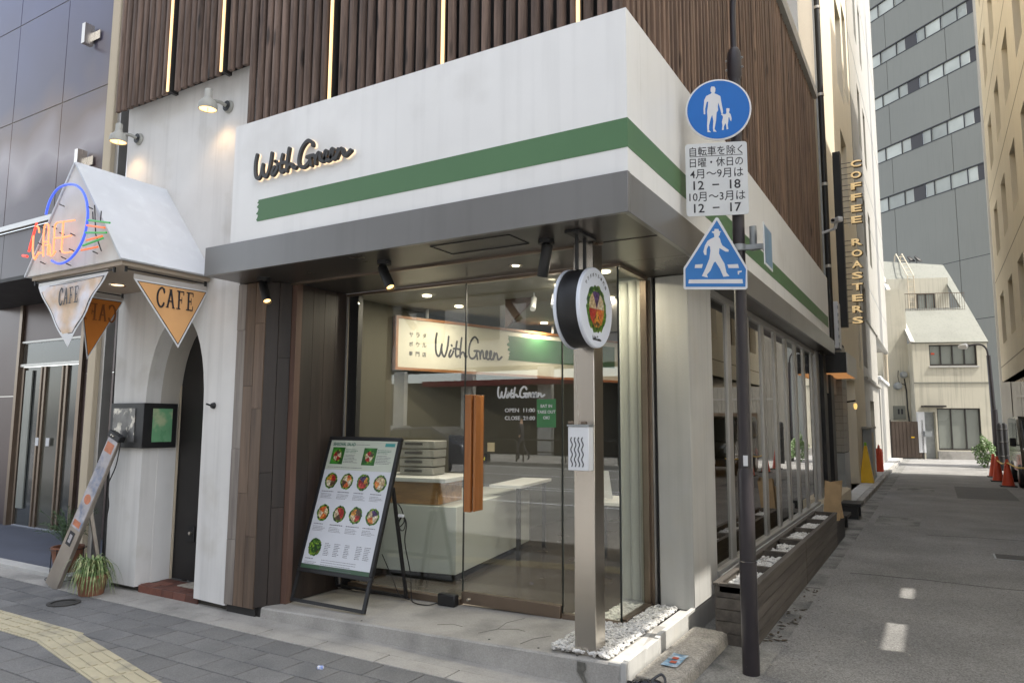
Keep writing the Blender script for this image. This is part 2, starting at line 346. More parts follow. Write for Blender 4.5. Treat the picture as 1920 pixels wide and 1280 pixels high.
M_tact = mat('yellow_tactile_tile', (0.42, 0.375, 0.26), 0.75, var=0.08, scale=9, bump=0.15, bscale=80, rand=0.07, col2=(0.27, 0.25, 0.19), c2scale=5, c2thr=0.64)
M_asph = mat('asphalt', (0.205, 0.2, 0.192), 0.85, grain=.38, gscale=120, var=0.2, scale=0.9, bump=0.6, bscale=260, col2=(0.26, 0.252, 0.238), c2scale=1.3, c2thr=0.6, c2soft=0.2)
M_asph2 = mat('asphalt_patch', (0.125, 0.122, 0.118), 0.85, var=0.15, scale=3, bump=0.5, bscale=260)
M_gutter = mat('gutter_concrete', (0.22, 0.215, 0.2), 0.85, grain=.3, gscale=120, var=0.2, scale=2, bump=0.4, bscale=120, col2=(0.1, 0.1, 0.095), c2scale=2.5, c2thr=0.55)
M_gravel = mat('white_pebble', (0.62, 0.61, 0.59), 0.65, var=0.2, scale=40, grain=.22, gscale=28, col2=(.42, .4, .36), c2scale=9, c2thr=.62)
M_glass = glass('shop_glass', tint=(.92, .95, .93), boost=2.0)
M_gwin = glass('side_window_glass', (0.4, 0.42, 0.4), boost=1.8)
M_gedge = mat('glass_edge_dark', (0.012, 0.018, 0.016), 0.3, var=0.05)
M_alu = mat('silver_aluminium', (0.5, 0.49, 0.47), 0.35, metal=0.6, var=0.05)
M_planter = wood('grey_planter_board', (0.12, 0.105, 0.09), (0.055, 0.047, 0.04), 'Y', 0.75, 14, 0.16)
M_pole = mat('dark_brown_pole_paint', (0.028, 0.023, 0.027), 0.35, var=0.1, scale=4, col2=(0.4, 0.4, 0.42), c2scale=45, c2thr=0.77, c2soft=0.01)
M_blue = mat('traffic_blue', srgb(0, 100, 185), 0.4, var=0.04, scale=5)
M_blue2 = mat('traffic_blue_faded', srgb(45, 115, 185), 0.4, var=0.06, scale=5)
M_sw = mat('traffic_white', (0.66, 0.67, 0.69), 0.45, var=0.05, scale=4)
M_ink = mat('black_ink', (0.02, 0.02, 0.025), 0.5, var=0.05)
M_galv = mat('galvanised_metal', (0.33, 0.35, 0.36), 0.45, metal=0.5, var=0.12)
M_beige = mat('beige_render', (0.68, 0.61, 0.475), 0.8, var=0.05, scale=0.8, bump=0.1, bscale=50, streak=0.08)
M_beige2 = mat('beige_coping_render', (0.54, 0.465, 0.345), 0.8, var=0.05, scale=0.8, streak=0.06)
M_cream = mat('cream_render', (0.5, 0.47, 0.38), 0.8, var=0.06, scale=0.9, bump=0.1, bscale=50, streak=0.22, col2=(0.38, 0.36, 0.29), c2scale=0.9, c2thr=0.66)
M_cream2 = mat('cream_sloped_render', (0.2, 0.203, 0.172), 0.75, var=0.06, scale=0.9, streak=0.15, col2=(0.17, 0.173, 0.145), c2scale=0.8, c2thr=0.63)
M_wtile = mat('white_wall_panel', (0.35, 0.335, 0.3), 0.6, var=0.08, scale=1.5, streak=0.06)
M_tower = mat('grey_tower_cladding', (0.25, 0.25, 0.222), 0.75, spec=0.2, var=0.05, scale=0.2, streak=0.05)
M_towerj = mat('tower_dark_trim', (0.03, 0.03, 0.032), 0.5, var=0.05)
M_blind = mat('window_blind', (0.40, 0.41, 0.36), 0.3, var=0.25, scale=0.6, rand=.3)
M_tile = mat('grey_beige_tile', (0.4, 0.36, 0.3), 0.7, var=0.1, scale=30, bump=0.2, bscale=50)
M_dwin = mat('dark_window_glass', (0.05, 0.055, 0.055), 0.08, var=0.1, scale=1, spec=0.8)
M_gwin2 = mat('frosted_window', (0.22, 0.235, 0.21), 0.25, var=0.12, scale=0.8, spec=0.7)
M_wframe = mat('dark_window_frame', (0.03, 0.027, 0.025), 0.4, var=0.05)
M_brick = mat('red_paving_brick', (0.14, 0.055, 0.038), 0.75, var=0.2, scale=10, bump=0.3, bscale=80, rand=0.3, col2=(0.1, 0.045, 0.035), c2scale=8, c2thr=0.6)
M_terra = mat('terracotta', (0.22, 0.095, 0.055), 0.8, var=0.15, scale=9, bump=0.1)
M_redp = mat('red_orange_plastic', (0.62, 0.075, 0.03), 0.5, var=0.12, scale=6)
M_yel = mat('yellow_plastic', (0.78, 0.47, 0.02), 0.45, var=0.1, scale=5)
M_led = emis('warm_strip_light', (1.0, 0.64, 0.3), 0.42)
M_lamp = emis('warm_lamp_glow', (1.0, 0.6, 0.22), 1.0)
M_dl = emis('downlight_glow', (1.0, 0.85, 0.6), 2.5)
M_inw = mat('interior_grey_green_wall', (0.085, 0.08, 0.062), 0.8, var=0.04, scale=1)
M_inc = mat('interior_ceiling', (0.26, 0.25, 0.22), 0.8, var=0.04, scale=1)
M_inf = mat('interior_floor', (0.075, 0.062, 0.052), 0.25, var=0.1, scale=2)
M_ctr = mat('pale_counter_laminate', (0.58, 0.61, 0.6), 0.35, var=0.03, scale=1)
M_cream_sign = mat('cream_sign_face', (0.5, 0.48, 0.4), 0.55, var=0.03)
M_paper = mat('menu_paper', (0.62, 0.64, 0.68), 0.25, var=0.02, scale=2, coat=0.5)
M_paperg = mat('menu_paper_green_tint', (0.5, 0.54, 0.45), 0.25, var=0.02, coat=0.5)

# ------------------------------------------------------------------ ground (setting)
def sheet(name, m, x0, x1, y0, y1, z, parent=None):
    return MB().add([(x0, y0, z), (x1, y0, z), (x1, y1, z), (x0, y1, z)], [(0, 1, 2, 3)]).build(name, m, parent)
gnd = struct(sheet('ground', M_asph2, -150, 150, -120, 150, -0.03))
road = struct(sheet('road', M_asph, -1.16, 60, 4.4, 60, 0.0))
gut = struct(sheet('gutter', M_gutter, -1.75, -1.06, 4.3, 60, 0.004))
struct(sheet('main_road', M_asph, -60, 60, -13.5, 1.2, -0.02))
for k, (y, w) in enumerate(((-3.0, .15), (-5.6, .15), (-6.1, .15), (-9.6, .15), (-12.9, .15))):
    struct(sheet('lane_line', M_sw, -60, 60, y, y + w, -0.012))
pav = struct(bx('pavement', M_joint, None, -30, -1.55, 1.2, 4.6, -0.03, -0.004))
struct(bx('opposite_pavement', M_conc, None, -60, 60, -19, -13.5, -0.03, 0.12))
# pavers
pm = MB().box(-0.169, 0.169, -0.111, 0.111, -0.02, 0.003)
pv = pm.build('paving_stone', M_paver, pav, bev=0.003)
first = True; PW, PH = 0.347, 0.231
def in_tact(x, y):
    if x < -5.65: return 2.80 < y < 3.36
    yy = 3.08 - (x + 5.78) * -0.205 * -1; yc = 3.08 - (x + 5.78) * 0.205
    return abs(y - yc) < 0.30
n = 0
for r in range(8):
    y = 3.80 - r * PH
    for c in range(40):
        x = -1.75 - c * PW - (PW / 2 if r % 2 else 0)
        if x < -10.5: continue
        pr = Z(1, 1, 0)
        if y < 2.1: continue
        mw = Matrix.Translation((x, y, random.uniform(-.001, .001)))
        if first: pv.matrix_basis = mw; first = False
        else: link_copy(pv, 'paving_stone', pav, mw)
        n += 1
# tactile tiles: two rows meeting at a bend
tm = MB().box(-0.1465, 0.1465, -0.1465, 0.1465, -0.02, 0.004)
for k in range(4): tm.box(-0.138, 0.138, -0.112 + k * 0.0745 - 0.019, -0.112 + k * 0.0745 + 0.019, 0.004, 0.011)
tt = tm.build('tactile_tile', M_tact, pav, bev=0.002)
first = True
for k in range(18):
    mw = Matrix.Translation((-5.90 - k * 0.3, 3.10, 0.006))
    if first: tt.matrix_basis = mw; first = False
    else: link_copy(tt, 'tactile_tile', pav, mw)
a = -0.205; ca, sa = math.cos(a), math.sin(a)
for k in range(11):
    d = 0.13 + k * 0.3
    for side in (0,):
        mw = Matrix.Translation((-5.78 + ca * d, 3.085 + sa * d, 0.0065)) @ Matrix.Rotation(a, 4, 'Z'); link_copy(tt, 'tactile_tile', pav, mw)
# border slabs between paving and building
x = -1.62
while x > -10.5:
    bx('border_slab', M_conc, pav, x - 0.59, x, 3.925, 4.095, -0.02, 0.004, bev=0.003); x -= 0.6
bx('foundation_strip', M_conc, pav, -10.5, -1.62, 4.10, 4.6, -0.02, 0.002)
# neighbour forecourt mat and kerb
struct(bx('forecourt', mat('blue_grey_forecourt', (0.075, 0.085, 0.115), 0.7, var=0.15, scale=4, bump=0.2), None, -30, -7.75, 4.32, 6.0, -0.02, 0.03))
struct(bx('forecourt_kerb', M_concw, None, -30, -7.75, 4.16, 4.31, -0.02, 0.045, bev=0.006))
# manhole
mh = thing('manhole_cover', 'round dark iron manhole cover set in the pavement below the potted plants', 'manhole cover', (-6.84, 3.66, 0.005))
MB().lathe([(0, .004), (.085, .004), (.085, 0), (.125, 0)], (-6.84, 3.66, 0.005)).build('cover_plate', mat('cast_iron', (0.035, 0.033, 0.03), 0.6, var=0.3, scale=30, bump=0.6, bscale=60), mh)
MB().lathe([(.10, .004), (.10, .008), (.135, .008), (.135, 0)], (-6.84, 3.66, 0.005)).build('cover_ring', MATS['cast_iron'], mh)

# cracks, repair seams and a drain cover in the alley
rnd = random.Random(21); ck = MB()
for (sx, sy, dx, dy, n_) in ((-.9, 8.9, .25, .02, 12), (.3, 5.6, .16, .03, 9), (-.2, 12.5, .2, .03, 9)):
    p = (sx, sy)
    for i in range(n_):
        q = (p[0] + dx + rnd.uniform(-.05, .05), p[1] + dy + rnd.uniform(-.05, .05)); ck.bar((p[0], p[1], .0035), (q[0], q[1], .0035), rnd.uniform(.004, .009), .002); p = q
tag(stuff(ck.build('road_cracks', mat('crack_tar', (.05, .05, .05), .9), None, fixn=False)), 'fine dark cracks wandering across the alley asphalt', 'cracks')
dc_ = thing('drain_cover', 'small square iron drain cover in the alley asphalt', 'drain cover', (.75, 11.0, 0))
bx('cover_frame', M_galv, dc_, .55, .95, 10.8, 11.2, -.01, .005); bx('cover_lid', mat('lid_iron', (.05, .048, .045), .6, var=.3, scale=20, bump=.6), dc_, .57, .93, 10.82, 11.18, -.01, .007)
struct(sheet('asphalt_patch', M_gutter, -.95, -.3, 13.2, 14.6, 0.003))
# asphalt repair patches in the alley
for (x0, x1, y0, y1, mm) in ((0.35, 1.5, 19.0, 22.5, M_asph2), (-0.9, -0.1, 20.2, 21.6, M_gutter)):
    struct(sheet('asphalt_patch', mm, x0, x1, y0, y1, 0.004))
# concrete gutter slabs joints
for k in range(16):
    struct(bx('gutter_joint', M_joint, None, -1.5, -1.07, 5.9 + k * 2.0, 5.915 + k * 2.0, 0.0, 0.006))

# ------------------------------------------------------------------ the salad shop (corner building)
ZS = 2.87                      # soffit height
GX = -2.06; GY = 5.09          # glass corner
shop = thing('shop_building', 'corner salad shop with white fascia, green stripe, grey canopy and vertical timber slats above', 'building', (-1.7, 4.27, 0))
# fascia board and stripe
FX, FY = -1.49, 3.86
bx('fascia', M_white, shop, -5.06, FX, FY, 4.10, 3.05, 4.16)
bx('fascia', M_white, shop, -1.74, FX, 4.101, 13.3, 3.05, 4.16)
st = [(-4.73, 3.46), (-4.725, 3.45), (-4.74, 3.435), (-4.72, 3.425), (-4.745, 3.40), (-4.722, 3.385), (-4.73, 3.36), (-4.75, 3.345), (-4.725, 3.33), (-4.735, 3.305), (-4.745, 3.295), (-4.73, 3.278), (FX + .003, 3.278), (FX + .003, 3.46)]
MB().prism(st, (0, FY, 0), (1, 0, 0), (0, 0, 1), (0, -1, 0), 0, 0.003).build('green_stripe', M_green, shop)
bx('green_stripe', M_green, shop, FX, FX + .003, FY, 13.2, 3.278, 3.46)
logo('shop_lettering', mat('black_channel_letter', (0.03, 0.028, 0.026), 0.4), shop, (-4.215, FY - .014, 3.735), (1, 0, 0), (0, 0, 1), 1.07, 0.027, 0.022)
logo('lettering_backlight', emis('letter_back_glow', (1.0, 0.76, 0.5), 0.3), shop, (-4.214, FY - .004, 3.734), (1, 0, 0), (0, 0, 1), 1.072, 0.032, 0.003)
# canopy
CX, CY = -1.475, 3.82
bx('canopy', M_grey, shop, -5.33, CX, CY, 3.855, ZS, 3.12, bev=.002)
for (a, b) in ((3.857, 5.42), (5.424, 9.3), (9.304, 13.85)):
    bx('canopy_panel', M_grey, shop, CX - .035, CX, a, b, ZS, 3.115, bev=.002)
bx('canopy_top', M_grey, shop, -5.33, -5.08, 3.856, 4.23, 3.10, 3.118)
bx('canopy_end', M_grey, shop, -1.9, CX - .036, 13.3, 13.85, 3.09, 3.11)
# soffit: outer band, metal track, inner panel
bx('soffit', M_soffit, shop, -5.33, CX - .036, 3.857, 4.415, ZS + .004, ZS + .03)
bx('soffit', M_soffit, shop, -4.96, CX - .036, 4.445, 5.06, ZS + .004, ZS + .03)
bx('soffit', M_soffit, shop, -1.78, CX - .036, 5.065, 13.85, ZS + .004, ZS + .03)
bx('soffit', M_soffit, shop, -2.1, -1.781, 5.065, 5.75, ZS + .004, ZS + .03)
bx('ceiling_track', M_bronze, shop, -4.93, -1.9, 4.416, 4.444, ZS - .012, ZS + .02, bev=.002)
MB().box(-3.0, -2.35, 3.93, 3.934, ZS - .001, ZS + .004).box(-3.0, -2.35, 4.2, 4.204, ZS - .001, ZS + .004).box(-3.0, -2.996, 3.93, 4.2, ZS - .001, ZS + .004).box(-2.354, -2.35, 3.93, 4.2, ZS - .001, ZS + .004).build('access_panel', M_black, shop)
# timber slats: 300 or fewer individual boards
bx('slat_backing', M_dark, shop, -5.2, -1.76, 4.16, 4.23, 4.17, 7.5)
bx('slat_backing', M_dark, shop, -7.34, -5.201, 4.16, 4.23, 4.99, 7.5)
bx('rear_wall', M_dark, shop, -7.3, -1.9, 4.45, 4.6, 3.05, 7.4)
bx('slat_backing', M_dark, shop, -1.76, -1.72, 4.2, 13.35, 4.17, 7.5)
sm = MB().prism([(-.028, -.02), (.024, -.024), (.03, -.006), (.03, .02), (-.03, .02)], (0, 0, 0), (1, 0, 0), (0, 1, 0), (0, 0, 1), -1.7, 1.7).build('slat', M_slat, shop, bev=.004)
led_x = [-6.38, -5.57, -4.16, -3.01, -1.90]
x = -7.26; firstf = True; k = 0
while x < -1.62:
    if min(abs(x - l) for l in led_x) < 0.03: x += .1
    zb = 4.87 if x < -5.24 else 4.13
    zt = zb + 3.4; dz = random.uniform(-.01, .012) if zb > 5 else 0
    mw = Matrix.Translation((x + random.uniform(-.004, .004), 4.08 + random.uniform(-.006, .006), (zb + zt) / 2 + dz)) @ Matrix.Rotation(random.uniform(-.12, .12), 4, 'Z') @ Matrix.Rotation(random.uniform(-.0012, .0012), 4, 'Y')
    if firstf: sm.matrix_basis = Matrix.Translation(Vector()) @ mw; firstf = False
    else: link_copy(sm, 'slat', shop, mw)
    x += 0.1005
for l in led_x:
    bx('light_strip', M_led, shop, l - .011, l + .011, 4.045, 4.06, 4.88 if l < -5.24 else 4.13, 7.4)
    bx('strip_channel', M_dark, shop, l - .02, l + .02, 4.061, 4.16, 4.88 if l < -5.24 else 4.13, 7.4)
sm2 = MB().prism([(-.02, -.026), (.022, -.022), (.022, .022), (-.02, .026)], (0, 0, 0), (1, 0, 0), (0, 1, 0), (0, 0, 1), -1.64, 1.64).build('side_slat', M_slat2, shop, bev=.003)
y = 4.14; firstf = True
while y < 13.3:
    mw = Matrix.Translation((-1.60 + random.uniform(-.006, .006), y + random.uniform(-.006, .006), 5.79)) @ Matrix.Rotation(random.uniform(-.15, .15), 4, 'Z')
    if firstf: sm2.matrix_basis = mw; firstf = False
    else: link_copy(sm2, 'side_slat', shop, mw)
    y += 0.104
# upper tile-clad storeys of the same building, seen above the side slats
for k, c in enumerate(cells(4.4, 15.6, 7.5, 15.0, [(8.9, 12.1, 8.0, 10.4)])):
    bx('upper_wall', M_tile, shop, -2.0, -1.66, c[0], c[1], c[2], c[3])
bx('upper_wall', M_tile, shop, -2.0, -1.665, 13.4, 15.6, 2.2, 7.5)
bx('upper_ledge', M_concw, shop, -1.66, -1.52, 4.4, 13.35, 7.46, 7.62)
bx('upper_window', M_dwin, shop, -1.9, -1.86, 8.9, 12.1, 8.0, 10.4)
MB().box(-1.7, -1.6, 8.8, 12.2, 7.93, 8.0).box(-1.8, -1.62, 12.05, 12.12, 8.0, 10.4).box(-1.8, -1.66, 10.6, 10.66, 8.0, 10.4).build('upper_window_frame', M_alu, shop)
bx('window_poster', M_sw, shop, -1.855, -1.85, 11.2, 11.9, 8.05, 10.3)
bx('upper_wall', M_tile, shop, -7.34, -1.66, 4.42, 5.2, 7.5, 15.0)

# wooden end wall beside the cafe: individual planks
pk = [(-5.39, -5.275, 2.62, 0.75, -5.03), (-5.275, -5.15, 1.52, 0.0, 0), (-5.15, -5.02, 2.55, 0.75, 0)]
cuts = [[2.45, 1.4, 0.62], [1.95, 1.02], [2.5, 1.75, 0.66]]
for (x0, x1, *_), cu, pm_ in zip(pk, cuts, (M_plank, M_plankb, M_plankb)):
    zz = [ZS] + cu + [0.07]
    for a_, b_ in zip(zz[:-1], zz[1:]): bx('plank', pm_, shop, x0 + .0015, x1 - .0015, 4.225 + random.uniform(0, .004), 4.26, b_ + .001, a_ - .001, bev=.0015)
def rot_planks(p0, p1, n_, mname, joints):
    p0 = Vector(p0); p1 = Vector(p1); d = (p1 - p0); L = d.length; d.normalize(); nn = Vector((-d.y, d.x, 0))
    for i in range(n_):
        a_ = L * i / n_ + .0015; b_ = L * (i + 1) / n_ - .0015; zz = [ZS] + joints[i % len(joints)] + [0.08]
        for t_, u_ in zip(zz[:-1], zz[1:]):
            c = p0 + d * (a_ + b_) / 2 + nn * .012; c.z = (t_ + u_) / 2
            MB().obox(c, d, nn, (0, 0, 1), (b_ - a_) / 2, .012, (t_ - u_) / 2 - .001).build('plank', mname, shop, bev=.0015)
rot_planks((-5.018, 4.232, 0), (-4.915, 4.43, 0), 2, M_plankd, [[1.2], [2.2, 0.9]])
bx('end_wall_core', M_dark, shop, -5.39, -5.03, 4.262, 4.4, 0.0, ZS)
bx('end_wall_plinth', M_dark, shop, -5.36, -4.97, 4.28, 4.42, -0.02, 0.08)
bx('door_jamb', M_jamb, shop, -4.925, -4.86, 4.435, 4.50, 0.09, ZS)
zz = [ZS, 0.1]
for i in range(4): bx('plank', M_plankd, shop, -4.89, -4.87, 4.505 + i * .142, 4.505 + (i + 1) * .142 - .002, 0.1, ZS, bev=.001)
bx('return_wall', M_dark, shop, -5.02, -4.892, 4.44, 5.12, 0.02, ZS)
bx('corner_trim', M_alu, shop, -4.888, -4.865, 5.075, 5.095, 0.1, ZS)
bx('black_post', M_black, shop, -4.86, -4.74, 5.10, 5.16, 0.1, ZS)

# concrete entrance step (top rises slightly towards the corner, its edge worn)
sv_ = []
def ztop(x): return 0.085 + (x + 4.96) / (3.2) * 0.085
vs = []; nseg = 16
for i in range(nseg + 1):
    x = -4.97 + (3.22) * i / nseg; w = random.uniform(-.005, .005)
    vs += [(x, 4.27 + w, -.02), (x, 4.275 + w, ztop(x) - .012), (x, 4.288 + w, ztop(x)), (x, 5.2, ztop(x) + .004), (x, 5.2, -.02)]
fs = []
for i in range(nseg):
    a_ = 5 * i; b_ = a_ + 5
    fs += [(a_ + j, b_ + j, b_ + j + 1, a_ + j + 1) for j in range(4)]
fs += [(0, 1, 2, 3, 4), tuple(5 * nseg + j for j in (4, 3, 2, 1, 0))]
MB().add(vs, fs).build('entrance_step', M_conc, shop)
crk = MB()
for pts in ([(-2.9, 4.45), (-2.83, 4.6), (-2.86, 4.78), (-2.8, 4.95)], [(-2.83, 4.6), (-2.7, 4.66), (-2.62, 4.64)], [(-2.5, 4.36), (-2.48, 4.5), (-2.4, 4.62)], [(-3.3, 4.5), (-3.2, 4.56), (-3.1, 4.54)]):
    for p, q in zip(pts[:-1], pts[1:]): crk.bar((p[0], p[1], ztop(p[0]) + .0035), (q[0], q[1], ztop(q[0]) + .0035), .003, .0012)
crk.build('surface_crack', mat('crack_dark', (0.09, 0.085, 0.08), 0.9), shop)
sp = MB()
for px, py in ((-2.75, 4.36), (-2.35, 4.34), (-2.05, 4.31), (-3.9, 4.33)): sp.cyl((px, py, ztop(px) + .0005), (px, py, ztop(px) + .003), .008, n=8)
sp.build('gum_spot', M_dark, shop)
# broken notch in the step front, near the corner
MB().prism([(0, .1), (.055, .1), (.06, .06), (.04, .035), (.075, -.04), (.05, -.03), (.0, .04)], (-2.03, 4.2655, 0.045), (1, 0, 0), (0, 0, 1), (0, -1, 0), 0, .002).build('chipped_patch', mat('dark_break', (0.12, 0.115, 0.1), 0.95, var=.3, scale=30), shop)

# plinth on the alley side: pale panels along x = -1.72, ledge on top
bx('plinth_core', M_concw, shop, -1.82, -1.735, 4.275, 6.34, -0.02, 0.172)
for (a_, b_, t_) in ((4.262, 4.30, .185), (4.303, 4.62, .19), (4.623, 4.86, .182), (4.863, 4.91, .192), (4.914, 6.34, .2)):
    bx('plinth_panel', M_concw, shop, -1.734, -1.7, a_, b_, -0.02, t_, bev=.003)
bx('window_plinth', M_concw, shop, -1.80, -1.66, 6.36, 13.3, -0.02, 0.28)
bx('column', M_concw, shop, -1.98, -1.70, 5.72, 6.42, 0.175, ZS, bev=.006)
bx('column_gap', M_black, shop, -2.005, -1.985, 5.74, 5.78, 0.17, ZS)
bx('frame_strip', M_alu, shop, -2.03, -2.008, 5.71, 5.78, 0.17, ZS, bev=.002)

# shopfront glass
for (a_, b_) in ((-4.74, -3.475), (-2.535, GX)):
    bx('glass_panel', M_glass, shop, a_ + .004, b_ - .004, GY - .005, GY + .005, 0.19, ZS - .02)
for xx in (-3.475, -2.54): bx('glass_joint', M_gedge, shop, xx - .004, xx + .004, GY - .008, GY + .008, 0.19, ZS - .02)
bx('glass_corner_edge', M_gedge, shop, GX - .006, GX + .006, GY - .006, GY + .006, 0.19, ZS)
bx('glass_panel', M_glass, shop, GX - .005, GX + .005, GY + .01, 5.66, 0.2, ZS - .03)
for a_ in ((-4.74, -3.49, GY - .03, GY + .03, .12, .175), (-2.535, GX + .03, GY - .03, GY + .03, .14, .19), (GX - .03, GX + .03, GY + .031, 5.70, .14, .205)): bx('bottom_rail', M_bronze, shop, *a_, bev=.002)
MB().box(-4.88, GX + .03, GY - .025, GY + .025, ZS - .022, ZS + .003).box(GX - .025, GX + .025, GY + .026, 5.70, ZS - .03, ZS + .003).build('top_rail', M_bronze, shop, bev=.002)
MB().box(GX - .035, GX + .02, 5.66, 5.69, .205, ZS - .03).box(GX - .015, GX + .045, 5.692, 5.705, .18, ZS - .03).build('side_frame', M_bronze, shop, bev=.002)
door = bx('door', M_glass, shop, -3.465, -2.548, GY - .013, GY - .003, 0.245, ZS - .03)
MB().box(-3.465, -2.548, GY - .035, GY + .02, .15, .245).build('door_rail', M_bronze, door, bev=.002)
MB().lathe([(0, .02), (.012, .018), (.016, .008), (.02, 0)], (-3.39, GY - .036, .19), (0, -1, 0)).build('door_lock', M_steel, door)
MB().box(-3.42, -3.355, GY - .085, GY - .045, .90, 1.875).box(-3.355, -3.345, GY - .045, GY - .018, .9, 1.875).build('door_handle', M_handle, door, bev=.003)
MB().box(-3.338, -3.315, GY - .075, GY + .05, .91, 1.87).build('door_handle', M_handle, door, bev=.003)
GF = GY - .0135
logo('window_lettering', M_sw, shop, (-2.915, GF, 1.89), (1, 0, 0), (0, 0, 1), .44, .016, .0012)
text('OPEN  11:00', 'opening_hours', M_sw, shop, (-2.925, GF, 1.742), (1, 0, 0), (0, 0, 1), w=.285, h=.032, bold=.02, depth=.001)
text('CLOSE  21:00', 'opening_hours', M_sw, shop, (-2.925, GF, 1.678), (1, 0, 0), (0, 0, 1), w=.285, h=.032, bold=.02, depth=.001)
stk = tag(bx('window_sticker', mat('sticker_green', (0.05, 0.2, 0.07), .5), None, -2.765, -2.592, GF - .001, GF, 1.605, 1.83), 'green take-out sticker on the glass door beside the opening hours', 'sticker')
for t_, z_ in (('EAT IN', 1.775), ('TAKE OUT', 1.728), ('OK!', 1.682)):
    text(t_, 'sticker_text', M_sw, stk, (-2.678, GF - .0012, z_), (1, 0, 0), (0, 0, 1), h=.026, bold=.03, depth=.0008)
bx('small_card', mat('small_card_paper', (0.55, .45, .25), .6), shop, -3.235, -3.165, GF - .001, GF, 1.40, 1.475)

# alley-side window wall
wy = [6.43, 7.06, 7.9, 8.7, 9.5, 10.28, 11.06, 11.84, 12.72]
fr = MB(); fr.box(-1.80, -1.69, 6.43, 13.05, .28, .36).box(-1.80, -1.70, 6.43, 13.05, ZS - .06, ZS).build('window_frame', M_alu, shop, bev=.002)
bx('window_sill', M_concw, shop, -1.68, -1.655, 6.43, 13.1, .27, .33)
for i, y in enumerate(wy):
    y2 = y + .17 if i else y + .06
    if i:
        bx('mullion', M_alu, shop, -1.77, -1.718, y, y + .075, .36, ZS - .06, bev=.002)
        bx('mullion', M_alu, shop, -1.77, -1.722, y + .09, y2, .36, ZS - .06, bev=.002)
        bx('mullion_gasket', M_black, shop, -1.768, -1.735, y + .0755, y + .0895, .36, ZS - .06)
    else: bx('mullion', M_alu, shop, -1.77, -1.718, y, y2, .36, ZS - .06, bev=.002)
    if i < len(wy) - 1: bx('window_pane', M_gwin, shop, -1.743, -1.737, y2 + .002, wy[i + 1] - .002, .36, ZS - .06)
bx('wall_end', M_alu, shop, -1.82, -1.68, 12.98, 13.3, .1, ZS, bev=.004)

# shop interior: shell
bx('inner_wall', M_inw, shop, -5.15, -5.05, 5.13, 12.5, .1, 2.95)
bx('inner_wall', M_inw, shop, -5.15, -1.9, 12.4, 12.5, .1, 2.95)
bx('inner_wall', M_ctr, shop, -2.34, -1.99, 5.78, 5.84, .1, 2.95); bx('inner_wall', M_inw, shop, -2.04, -1.99, 5.841, 6.44, .1, 2.95)
for k in range(4): MB().cyl((-2.28 + k * .08, 5.77, .2), (-2.28 + k * .08, 5.77, 2.86), .036, n=14).build('curtain_fold', mat('pale_curtain', (.4, .41, .36), .8, var=.05), shop)
bx('inner_floor', M_inf, shop, -5.05, -1.85, 5.14, 12.4, .1, .145)
bx('inner_ceiling', M_inc, shop, -5.05, -1.82, 5.14, 12.4, 2.9, 2.95)
bx('inner_panelling', M_ctrwood, shop, -3.9, -1.95, 10.6, 10.65, .145, 1.1)
bx('ceiling_beam', M_dark, shop, -3.0, -1.9, 6.6, 6.75, 2.55, 2.9)
MB().prism([(0, 0), (.35, 0), (0, -.3)], (-3.75, 6.2, 2.9), (1, 0, 0), (0, 0, 1), (0, 1, 0), 0, .04).build('ceiling_bracket', M_jamb, shop)
def lamp(loc, e, r=.05, col=(1, .82, .6)):
    l = bpy.data.lights.new('downlight_lamp', 'POINT'); l.energy = e; l.shadow_soft_size = r; l.color = col
    o = bpy.data.objects.new('downlight_lamp', l); COL.objects.link(o); o.location = loc; return o
dls = [(-4.3, 5.6), (-4.4, 6.3), (-2.75, 6.6), (-2.9, 5.75), (-3.1, 7.9), (-4.2, 7.9), (-2.6, 9.2), (-3.6, 10.0), (-2.3, 5.4)]
for i, (x, y) in enumerate(dls):
    MB().cyl((x, y, 2.897), (x, y, 2.885), .045, n=16).build('ceiling_downlight', M_dl, shop)
for x, y in dls:
    l = bpy.data.lights.new('downlight_lamp', 'AREA'); l.shape = 'DISK'; l.size = .08; l.energy = 4.6; l.color = (1, .86, .68)
    o = bpy.data.objects.new('downlight_lamp', l); COL.objects.link(o); o.location = (x, y, 2.88)
for i, (x, y) in enumerate(((-3.3, 6.0), (-3.05, 5.95), (-2.75, 6.1))):
    MB().cyl((x, y, 2.84), (x + .04, y - .1, 2.72), .028, n=12).cyl((x, y, 2.9), (x, y, 2.83), .008, n=6).build('ceiling_spotlight', M_sw, shop)

# ------------------------------------------------------------------ things inside the shop
sg = thing('hanging_sign', 'cream hanging signboard in an orange wood frame inside the shop', 'sign', (-5.0, 5.97, 2.2))
d_ = Vector((math.cos(R(71.7)), math.sin(R(71.7)), 0)); nn_ = Vector((d_.y, -d_.x, 0)); o_ = Vector((-5.0, 5.95, 2.2)); Ls = 4.0
def so(u, z, dd=0): return o_ + d_ * u + Vector((0, 0, z)) + nn_ * dd
MB().obox(so(Ls / 2, .295), d_, nn_, (0, 0, 1), Ls / 2 - .03, .02, .265).build('sign_face', M_cream_sign, sg)
fb = MB()
for (c, hu, hz) in ((so(Ls / 2, .015), Ls / 2, .015), (so(Ls / 2, .575), Ls / 2, .015), (so(.015, .295), .015, .265), (so(Ls - .015, .295), .015, .265)):
    fb.obox(c, d_, nn_, (0, 0, 1), hu, .032, hz)
fb.build('sign_frame', M_signwood, sg)
logo('sign_lettering', M_ink, sg, so(1.02, .31, .021), d_, (0, 0, 1), .98, .024, .002, ysc=1.35)
